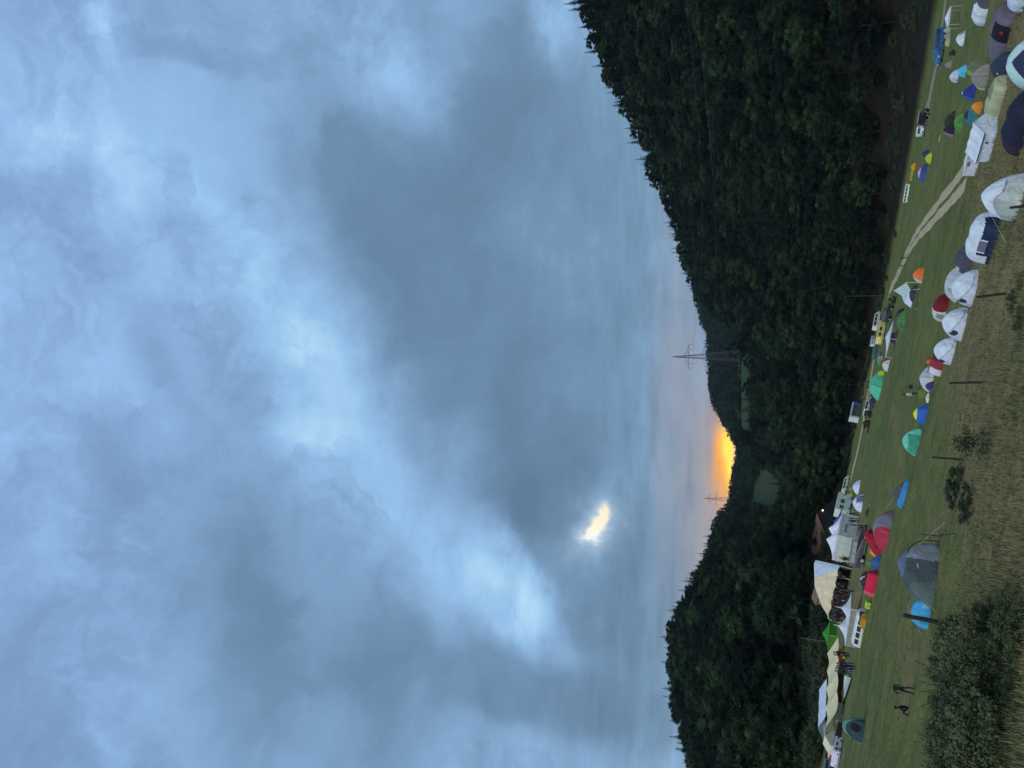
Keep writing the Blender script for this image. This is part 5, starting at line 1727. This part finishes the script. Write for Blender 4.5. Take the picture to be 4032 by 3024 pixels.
# ================================================================== people
BLK, DGR, BRN, NVY = (22, 24, 30), (36, 38, 46), (44, 36, 38), (30, 34, 52)
person('person with pale hair in a dark jacket and black trousers, walking on the grass', R8, (1885, 1320), 106, STRIDE, (40, 34, 42), BLK, hair=(92, 100, 70), yaw=math.radians(200))
person('person all in black crouching on the grass behind the walker', R8, (1790, 1600), 62, SIT, (18, 20, 26), (20, 20, 26), hair=(20, 20, 22), yaw=math.radians(-60), skin=(24, 24, 28))
person('person in brown clothes standing beside the olive tent', R5, (1385, 925), 66, STAND, BRN, (96, 124, 92), yaw=.4)
person('person in a white top and dark trousers striding towards the turquoise tents', R5, (1390, 1045), 78, STRIDE, (176, 200, 186), DGR, yaw=1.2)
person('dark clothed person walking ahead on the rutted track', R3, (292, 1306), 28, WALK, BLK, BLK, yaw=2.4)
person('dark clothed person following on the rutted track', R3, (276, 1436), 24, WALK, DGR, BLK, yaw=2.2)
CR = [(R7, (700, 330)), (R7, (720, 380)), (R7, (745, 440)), (R7, (700, 480)), (R7, (760, 540)), (R7, (730, 590)), (R7, (870, 640)), (R7, (850, 690)), (R7, (800, 720)), (R7, (760, 690)), (R7, (740, 770)), (R7, (770, 800)),
      (R7, (730, 840)), (R7, (790, 880)), (R7, (750, 900)), (R7, (720, 940)), (R7, (780, 960)), (R7, (770, 1010)), (R7, (735, 1040)), (R7, (790, 1080)), (R7, (800, 1110)), (R7, (760, 1140)), (R7, (885, 1150)), (R7, (880, 1195)),
      (R7, (820, 1230)), (R7, (800, 1280)), (R7, (760, 1260)), (R7, (825, 1330)), (R7, (790, 1360)), (R7, (740, 1330)), (R7, (820, 1400)), (R7, (780, 1440)), (R7, (750, 1420)), (R7, (815, 1480)), (R7, (775, 1520)),
      (R7, (735, 1500)), (R7, (810, 1560)), (R7, (770, 1600)), (R7, (720, 1580)), (R7, (800, 1630)), (R7, (690, 700)), (R7, (690, 860)), (R7, (700, 1000)), (R7, (700, 1180)), (R7, (850, 760)), (R7, (840, 820)), (R7, (825, 920)),
      (R7, (815, 1040)), (R7, (845, 1170)), (R7, (840, 1290))]
CR += [(R7, (rng.uniform(715, 800), rng.uniform(470, 1660))) for _ in range(55)]
TOPS = [BLK, DGR, BRN, (34, 50, 52), (56, 44, 52), NVY]
POSES = [STAND, LEAN, HIPS, STRIDE]
for i, (rg, p) in enumerate(CR):
    person('person in dark clothes standing in the crowd before the biggest marquee', rg, (p[0] + rng.uniform(-8, 8), p[1] + rng.uniform(-8, 8)), 40, POSES[i % 4] if i % 4 < 3 else LEAN, TOPS[i % 6], (BLK, DGR)[i % 2],
           yaw=rng.uniform(0, 6.28), group='crowd before the biggest marquee', height=rng.uniform(1.6, 1.86))
person('person in a lime yellow vest near the party tent', R7, (700, 415), 40, STAND, (130, 200, 40), DGR, yaw=.3, height=1.75)
person('person with a yellow sleeve in the crowd by the dark car', R7, (840, 615), 42, HIPS, (150, 140, 60), BLK, yaw=.3, height=1.75)
for i, (p, c, lab) in enumerate((((770, 735), (190, 210, 60), 'person in a yellow vest before the dark olive shelter, nearer the sail tent'), ((800, 790), (200, 214, 60), 'person in a yellow vest beside the apricot tent'))):
    person(lab, R8, p, 30, STAND, c, DGR, yaw=.5)
for i, p in enumerate(((900, 905), (905, 950), (870, 985), (850, 1030), (800, 720), (820, 760))):
    person('person in dark clothes standing before the apricot tent', R8, p, 34, POSES[i % 3], TOPS[i % 6], BLK, yaw=i * 1.1, group='people before the apricot tent', height=1.62)
for i in range(12):
    Y = 2705 + i * 10.5
    person('person in dark clothes under the long white gabled marquee', RW, (3306 - i * .2, Y), 34, POSES[i % 3], TOPS[(i * 2) % 6], BLK, yaw=i * 1.3, group='people under the long white marquee', height=1.68)
for i in range(9):
    person('person in dark clothes under the cream sailcloth marquee', RW, (3322 + rng.uniform(-4, 2), 2560 + i * 24), 34, POSES[i % 3], TOPS[(i * 5) % 6], BLK, yaw=i * .9, group='people under the cream marquee', height=1.66)
for i, p in enumerate(((720, 1395), (760, 1420), (775, 1465), (800, 1530), (735, 1350))):
    person('person in dark clothes beside the right wall of the tall white party tent', R6, p, 40, POSES[i % 3], TOPS[i % 6], BLK, yaw=i * 1.7, group='people beside the party tent', height=1.7)
for i, p in enumerate(((545, 850), (540, 905), (520, 935), (470, 1125), (640, 450))):
    person('person in dark clothes standing among the vehicles at the sandy lane', R5, (p[0] + 12, p[1]), 26, POSES[i % 3], TOPS[(i + 2) % 6], BLK, yaw=i * 1.1, group='people among the lane vehicles', height=1.72)
for i, p in enumerate(((690, 400), (640, 590))):
    person(('person in a black coat beside the black car, nearest the gravel lane', 'person in a black coat between the black car and the white camper van')[i], R2, p, 30, STAND, BLK, BLK, yaw=i, height=1.75)

# ================================================================== posts, masts, pylons
def post(label, top, base, r, group='fence posts across the near meadow', name='fence_post', cat='post', mat=None):
    pb, t = hit(*base)
    tp = ray(*top) * t
    o = thing(name, label, cat, Matrix.Translation(pb), group)
    dv = tp - pb
    mb = MB()
    pts = [Vector((0, 0, 0)) - dv * .12, dv * .35 + Vector((r * .2, 0, 0)), dv * .7, dv * .985]
    for a, b, ra, rb in zip(pts[:-1], pts[1:], (r * 1.05, r * 1.08, r * .96), (r * 1.08, r * .96, r * .92)):
        mb.tube(a, b, ra, rb, n=9)
    mb.build('shaft', mat or M_POST, o)
    MB().tube(dv * .985, dv * 1.0, r * .92, r * .6, n=9).build('top', mat or M_POST, o)
    return o


post('thick leaning wooden post in front of the sky blue tent', (3555, 2422), (3695, 2452), .095)
post('slim reddish brown wooden post left of the sapling', (3668, 1800), (3794, 1811), .045)
post('tall dark wooden post right of the sapling', (3736, 1508), (3880, 1506), .05)
post('dark wooden post in front of the white hooded domes', (3843, 1170), (3962, 1156), .055)
post('dark wooden post in front of the very large white dome', (3976, 818), (4080, 806), .055)
post('short dark stick standing beside the large dark grey dome', (3617, 2103), (3706, 2112), .022, name='stick', cat='stick', group=None)
post('black bent stick leaning near the small stick beside the dark grey dome', (3700, 2108), (3762, 2100), .018, name='stick', cat='stick', group=None)
METAL = fab(110, 116, 116, 'metal')
post('thin grey mast rising before the right wood near the track end', (3330, 1166), (3520, 1164), .05, name='mast', cat='mast', group=None, mat=METAL)
post('slanting grey mast behind the cream sailcloth marquee', (3152, 2512), (3312, 2534), .05, name='mast', cat='mast', group=None, mat=METAL)
post('short dark flag pole behind the cream marquee roof', (3240, 2506), (3318, 2526), .03, name='mast', cat='mast', group=None, mat=METAL)


def pylonmesh(hh, base=4.2, arms=((.80, 9.2), (.585, 12.5)), wr=.12):
    """lattice body / arms / insulators in metres, arms along x"""
    body, arm, ins = MB(), MB(), MB()
    hw = lambda f: base * (1 - f) ** 1.15 * .82 + .75 * (1 - f) + .18
    lev = [0, .14, .27, .38, .47, .55, .62, .69, .75, .81, .87, .93, .975]
    cor = lambda f: [(sx * hw(f), sy * hw(f), f * hh) for sx, sy in ((-1, -1), (1, -1), (1, 1), (-1, 1))]
    for a, b in zip(lev[:-1], lev[1:]):
        ca, cb = cor(a), cor(b)
        for i in range(4):
            j = (i + 1) % 4
            body.tube(ca[i], cb[i], wr, n=4)
            body.tube(ca[i], cb[j], wr * .55, n=4).tube(ca[j], cb[i], wr * .55, n=4).tube(cb[i], cb[j], wr * .6, n=4)
    for p in cor(lev[-1]):
        body.tube(p, (0, 0, hh), wr * .8, n=4)
    tips = []
    for f, L in arms:
        z = f * hh
        for s in (-1, 1):
            tip = (s * L, 0, z - .4)
            for sy in (-1, 1):
                arm.tube((s * hw(f), sy * hw(f), z), tip, wr, n=4)
                arm.tube((s * hw(f + .035), sy * hw(f + .035), z + .05 * hh), tip, wr * .7, n=4)
                for q in (.25, .5, .75):
                    xx = s * (hw(f) + (L - hw(f)) * q)
                    arm.tube((xx, sy * hw(f) * (1 - q), z - .4 * q), (xx, sy * hw(f) * (1 - q), z + .05 * hh * (1 - q)), wr * .5, n=4)
            for ff in ((1.0,) if L < 10 else (1.0, .55)):
                ins.tube((s * L * ff, 0, z - .4), (s * L * ff * 1.04, 0, z - 3.2), .16, n=5)
                tips.append(Vector((s * L * ff * 1.04, 0, z - 3.2)))
    return body, arm, ins, tips


M_STEEL = fab(70, 78, 86, 'metal')


def pylon(label, pos, yaw, hh):
    body, arm, ins, tips = pylonmesh(hh, base=hh * .075, arms=((.80, hh * .155), (.585, hh * .225)), wr=.0024 * hh)
    M = Matrix.Translation(pos) @ Matrix.Rotation(yaw, 4, 'Z')
    o = thing('power_pylon', label, 'pylon', M, 'lattice power pylons')
    body.build('tower', M_STEEL, o)
    arm.build('cross_arm', M_STEEL, o)
    ins.build('insulator', M_STEEL, o)
    return [M @ t for t in tips]


def at(X, Y, t):
    p = ray(X, Y) * t
    return Vector((p.x, p.y, float(H(p.x, p.y))))


pA = at(2925, 1402, 665)
topA = ray(2637, 1416) * 665
tA = pylon('tall lattice pylon standing against the far blue hill', pA, math.radians(12), (topA.z - pA.z))
pB = at(2858, 1966, 1690)
topB = ray(2768, 1962) * 1690
pylon('distant lattice pylon on the skyline left of the sunset', pB, math.radians(25), max(20, topB.z - pB.z + 1))
pC = at(2900, -420, 300)
pCv = Vector((pC.x, pC.y, pC.z))
hhC = 62
body, arm, ins, tC = pylonmesh(hhC, base=hhC * .075, arms=((.80, hhC * .155), (.585, hhC * .225)), wr=.0024 * hhC)
MC = Matrix.Translation(pCv) @ Matrix.Rotation(math.radians(20), 4, 'Z')
o = thing('power_pylon', 'lattice pylon beyond the right edge carrying the near ends of the cables', 'pylon', MC, 'lattice power pylons')
body.build('tower', M_STEEL, o)
arm.build('cross_arm', M_STEEL, o)
ins.build('insulator', M_STEEL, o)
tC = [MC @ t for t in tC]
M_CABLE = fab(70, 80, 82, 'plastic')
for i, (a, b) in enumerate(zip(tA, tC)):
    mb = MB()
    L = (b - a).length
    sagm = L * .022
    pts = [a.lerp(b, k / 40) - Vector((0, 0, 4 * sagm * (k / 40) * (1 - k / 40))) for k in range(41)]
    mb.path(pts, .034, n=4)
    c = pts[20]
    ob = mb.build('power_cable', M_CABLE)
    tag(ob, 'thin power cable sagging across the dark right hillside from the tall pylon', 'cable', 'power cables from the tall pylon')

# ================================================================== shrubs and grass
def shrubmesh(seed, mat, w, h, n, leaf, clumps=26, name='foliage'):
    r = np.random.default_rng(seed)
    V = []
    for i in range(clumps):
        a = r.uniform(0, 2 * PI)
        q = r.uniform(0, 1) ** .5
        cx, cy = math.cos(a) * q * w / 2, math.sin(a) * q * w / 2
        cz = h * r.uniform(.08, .92) * (1 - .55 * q * q)
        cr = min(w, h) * r.uniform(.06, .22)
        k = n // clumps
        d = r.normal(size=(k, 3))
        d /= np.linalg.norm(d, axis=1)[:, None]
        c = np.array([cx, cy, cz]) + d * cr * r.uniform(.3, 1.15, (k, 1))
        c[:, 2] = np.maximum(c[:, 2], .02)
        nrm = d * .7 + r.normal(size=(k, 3)) * .6 + np.array([0, 0, .35])
        nrm /= np.linalg.norm(nrm, axis=1)[:, None]
        t1 = np.cross(nrm, r.normal(size=(k, 3)))
        t1 /= np.linalg.norm(t1, axis=1)[:, None] + 1e-9
        t2 = np.cross(nrm, t1)
        s = leaf * r.uniform(.35, 1.7, (k, 1))
        V.append(np.stack([c - t1 * s, c + t2 * s * .45, c + t1 * s, c - t2 * s * .45], 1))
    V = np.concatenate(V).reshape(-1, 3)
    return qmesh(name, V, np.arange(len(V)).reshape(-1, 4), mat)


def stemmesh(seed, w, h, n=9):
    r = np.random.default_rng(seed)
    mb = MB()
    for i in range(n):
        a = r.uniform(0, 2 * PI)
        q = r.uniform(.15, .45) * w
        mb.tube((math.cos(a) * .06, math.sin(a) * .06, -.05), (math.cos(a) * q, math.sin(a) * q, h * r.uniform(.6, .98)), .025, .008, n=5)
    me = bpy.data.meshes.new('stem')
    me.from_pydata(mb.v, [], mb.f)
    me.materials.append(M_BARK)
    return me


SHA = [(shrubmesh(31 + k, M_SHRUB, 2.9, 1.35, 10500, .036, 70), stemmesh(31 + k, 2.4, 1.5)) for k in range(3)]
SHB = [(shrubmesh(41, M_DARKSHRUB, 1.7, .8, 7000, .033, 60), stemmesh(41, 1.2, .6))]
SHC = [(shrubmesh(51, M_BROWNSHRUB, 3.0, 2.0, 1600, .14, 22), stemmesh(51, 3.0, 2.0))]


def shrub(label, X, Y, sc, kind, rz=0., group=None, sz=1., t=None, name='shrub'):
    p, tt = hit(X, Y)
    M = Matrix.Translation(p - Vector((0, 0, .05))) @ Matrix.Rotation(rz, 4, 'Z') @ Matrix.Diagonal((sc, sc, sc * sz, 1))
    o = thing(name, label, 'shrub', M, group)
    for nm, me in (('foliage', kind[0]), ('stem', kind[1])):
        c = bpy.data.objects.new(nm, me)
        COL.objects.link(c)
        c.parent = o


for i, (X, Y, sc, sz) in enumerate(((3790, 2560, .8, .9), (3800, 2700, 1.0, 1.0), (3790, 2830, .85, .9), (3800, 2940, .9, 1), (3900, 2500, .7, .8), (3900, 2620, 1.05, 1.1), (3920, 2760, 1.15, 1.05), (3905, 2890, 1.05, 1.1), (3915, 3020, 1.1, 1.0),
                                    (4000, 2480, .6, .8), (3985, 2590, .7, .9), (3740, 2500, .45, .8), (3850, 3060, 1.0, 1.1), (3960, 2400, .4, .7), (3720, 2580, .3, .7), (3712, 2690, .35, .6), (3708, 2790, .3, .7), (3715, 2890, .4, .6), (3722, 2990, .35, .7), (3800, 2450, .32, .7), (3860, 2420, .3, .8), (3995, 2720, .35, .6), (4000, 2830, .3, .6))):
    shrub('tangled green bramble shrub in the thicket at the near left corner', X, Y, sc, SHA[i % 3], i * 1.3, 'bramble thicket at the near left', sz)
shrub('fresh green shrub before the black navy tunnel tent', 4034, 530, .5, SHA[1], 1., None, .8)
for X, Y, sc, sz, lab in ((3775, 1930, 1.25, .6, 'dark low shrub on the slope between the blue tent and the sapling'), (3815, 2010, 1.2, .4, 'flat dark shrub on the slope just left of the darkest low shrub')):
    shrub(lab, X, Y, sc, SHB[0], X * .1, None, sz)
for i, (X, Y, sc) in enumerate(((3995, 1190, .36), (4025, 1270, .42), (4020, 1120, .34))):
    shrub('light green shrub at the bottom edge in front of the white domes', X, Y, sc, SHA[i % 3], i * 2., 'light shrubs below the white domes', .7)
for X, Y, lab, sc in ((3528, 1180, 'dark bush at the end of the rutted track', .95), (3430, 1640, 'brown bush beside the sandy lane, nearer the white car', .9), (3424, 1678, 'brown bush at the start of the sandy lane', .85), (3440, 1285, 'brown bush behind the cream camper', .8),
                      (3762, 208, 'dark bush on the grass beside the gravel lane', .5)):
    shrub(lab, X, Y, sc, SHC[0] if 'brown' in lab else SHB[0], X, None, 1. if 'brown' in lab else 2.2, name='bush')

# scrub along the foot of the woods
r_ = np.random.default_rng(12)
for i in range(190):
    Y = -40 + i * 28 + r_.uniform(-14, 14) if i < 110 else 2050 + (i - 110) * 12.4
    al = a2al(Y)
    y0 = float(np.interp(al, _e[:, 0], _e[:, 1]))
    ex = float(np.interp(al, _x[:, 0], _x[:, 1]))
    y = y0 + (3 + r_.uniform(.1, 1.0) ** .6 * ex if Y < 900 else r_.uniform(3, ex + 2))
    x = al * y
    sc = r_.uniform(1.4, 3.4) if i < 110 else r_.uniform(3, 5)
    y += 0 if i < 110 else r_.uniform(0, 9)
    x = al * y
    o = thing('bush', ('dark scrub bush along the foot of the right wood', 'dark scrub bush along the foot of the left wood')[Y > 1700], 'bush', Matrix.Translation((x, y, float(H(x, y)) - .1)) @ Matrix.Rotation(i * 1.7, 4, 'Z') @ Matrix.Scale(sc, 4),
              ('scrub along the right wood edge', 'scrub along the left wood edge')[Y > 1700])
    for nm, me in (('foliage', SHB[0][0]), ('stem', SHB[0][1])):
        c = bpy.data.objects.new(nm, me)
        COL.objects.link(c)
        c.parent = o

# twiggy sapling
ps, ts = hit(3905, 1752)
o = thing('sapling', 'dark spiky sapling standing alone on the near slope', 'sapling', Matrix.Translation(ps), None)
mb = MB()
r_ = np.random.default_rng(5)
mb.tube((0, 0, -.05), (.05, .02, .9), .025, .015, n=6).tube((.05, .02, .9), (-.05, 0, 1.55), .015, .005, n=5)
tw = []
for i in range(22):
    z = r_.uniform(.25, 1.0)
    a = r_.uniform(0, 2 * PI)
    L = r_.uniform(.3, .7)
    q = (math.cos(a) * L, math.sin(a) * L, z + r_.uniform(-.15, .35))
    mb.tube((.03, .01, z), q, .012, .004, n=4)
    tw.append(q)
mb.build('stem', M_BARK, o)
V = []
for q in tw:
    for k in range(34):
        f = r_.uniform(.25, 1.05)
        c = np.array([q[0] * f, q[1] * f, q[2]]) + r_.normal(size=3) * .06
        t1 = r_.normal(size=3)
        t1 /= np.linalg.norm(t1)
        t2 = np.cross(t1, r_.normal(size=3))
        t2 /= np.linalg.norm(t2)
        s = .05 * r_.uniform(.6, 1.3)
        V += [c - t1 * s, c + t2 * s * .4, c + t1 * s, c - t2 * s * .4]
lv = bpy.data.objects.new('foliage', qmesh('foliage', np.array(V), np.arange(len(V)).reshape(-1, 4), M_DARKSHRUB))
COL.objects.link(lv)
lv.parent = o


def grass():
    r = np.random.default_rng(3)
    n = 60000
    y = 15 + (r.uniform(0, 1, n) ** 1.4) * 52
    x = r.uniform(-.62, .62, n) * y * 1.02
    z = zfield(x, y)
    px, py, dep = topix(x, y, z)
    tall = np.clip((px - 3650) / 250, 0.12, 1)
    patch = np.clip(.5 + .35 * np.sin(x * .37 + 2.1 * np.sin(y * .23 + .8)) * np.cos(y * .41 + 1.7 * np.sin(x * .19)) + r.normal(0, .22, n), 0, 1)
    keep = r.uniform(size=n) < (.25 + .75 * tall) * (.35 + .65 * patch)
    x, y, z, tall, patch = (q[keep] for q in (x, y, z, tall, patch))
    n = len(x)
    V, hs = [], []
    for b in range(4):
        a = r.uniform(0, 2 * PI, n)
        hgt = (.05 + .15 * tall * patch) * r.uniform(.5, 1.3, n)
        w = .012 + .012 * r.uniform(size=n)
        ox, oy = r.normal(0, .08, n), r.normal(0, .08, n)
        lx, ly = np.cos(a) * hgt * .5, np.sin(a) * hgt * .5
        p0 = np.stack([x + ox - np.sin(a) * w, y + oy + np.cos(a) * w, z - .02], 1)
        p1 = np.stack([x + ox + np.sin(a) * w, y + oy - np.cos(a) * w, z - .02], 1)
        p2 = np.stack([x + ox + lx + np.sin(a) * w * .2, y + oy + ly, z + hgt], 1)
        p3 = np.stack([x + ox + lx - np.sin(a) * w * .2, y + oy + ly, z + hgt], 1)
        V.append(np.stack([p0, p1, p2, p3], 1))
    V = np.concatenate(V).reshape(-1, 3)
    m, nt, bs, out = newmat('grass_blades')
    co = nt.n('ShaderNodeNewGeometry').outputs['Position']
    no = nt.n('ShaderNodeTexNoise', ins={'Vector': co, 'Scale': .38, 'Detail': 6.0, 'Roughness': .72})
    nt.link(nt.ramp(no.outputs[0], [(.32, (.050, .066, .024)), (.5, (.116, .116, .043)), (.66, (.190, .148, .066))]), bs.inputs['Base Color'])
    bs.inputs['Roughness'].default_value = .8
    o = bpy.data.objects.new('grass', qmesh('grass', V, np.arange(len(V)).reshape(-1, 4), m))
    COL.objects.link(o)
    tag(o, 'rough green and straw coloured grass on the near slope', 'grass', kind='stuff')


grass()
for i, (a, b) in enumerate((((400, 1380), (455, 1340)), ((425, 1310), (490, 1280)))):
    dome('sack', ('white sack lying on the dark field, lower one of two', 'white sack lying on the dark field, upper one of two')[i], R1, a, b, 8, (176, 188, 180), dr=.7, cat='sack', group='two white sacks on the dark field')
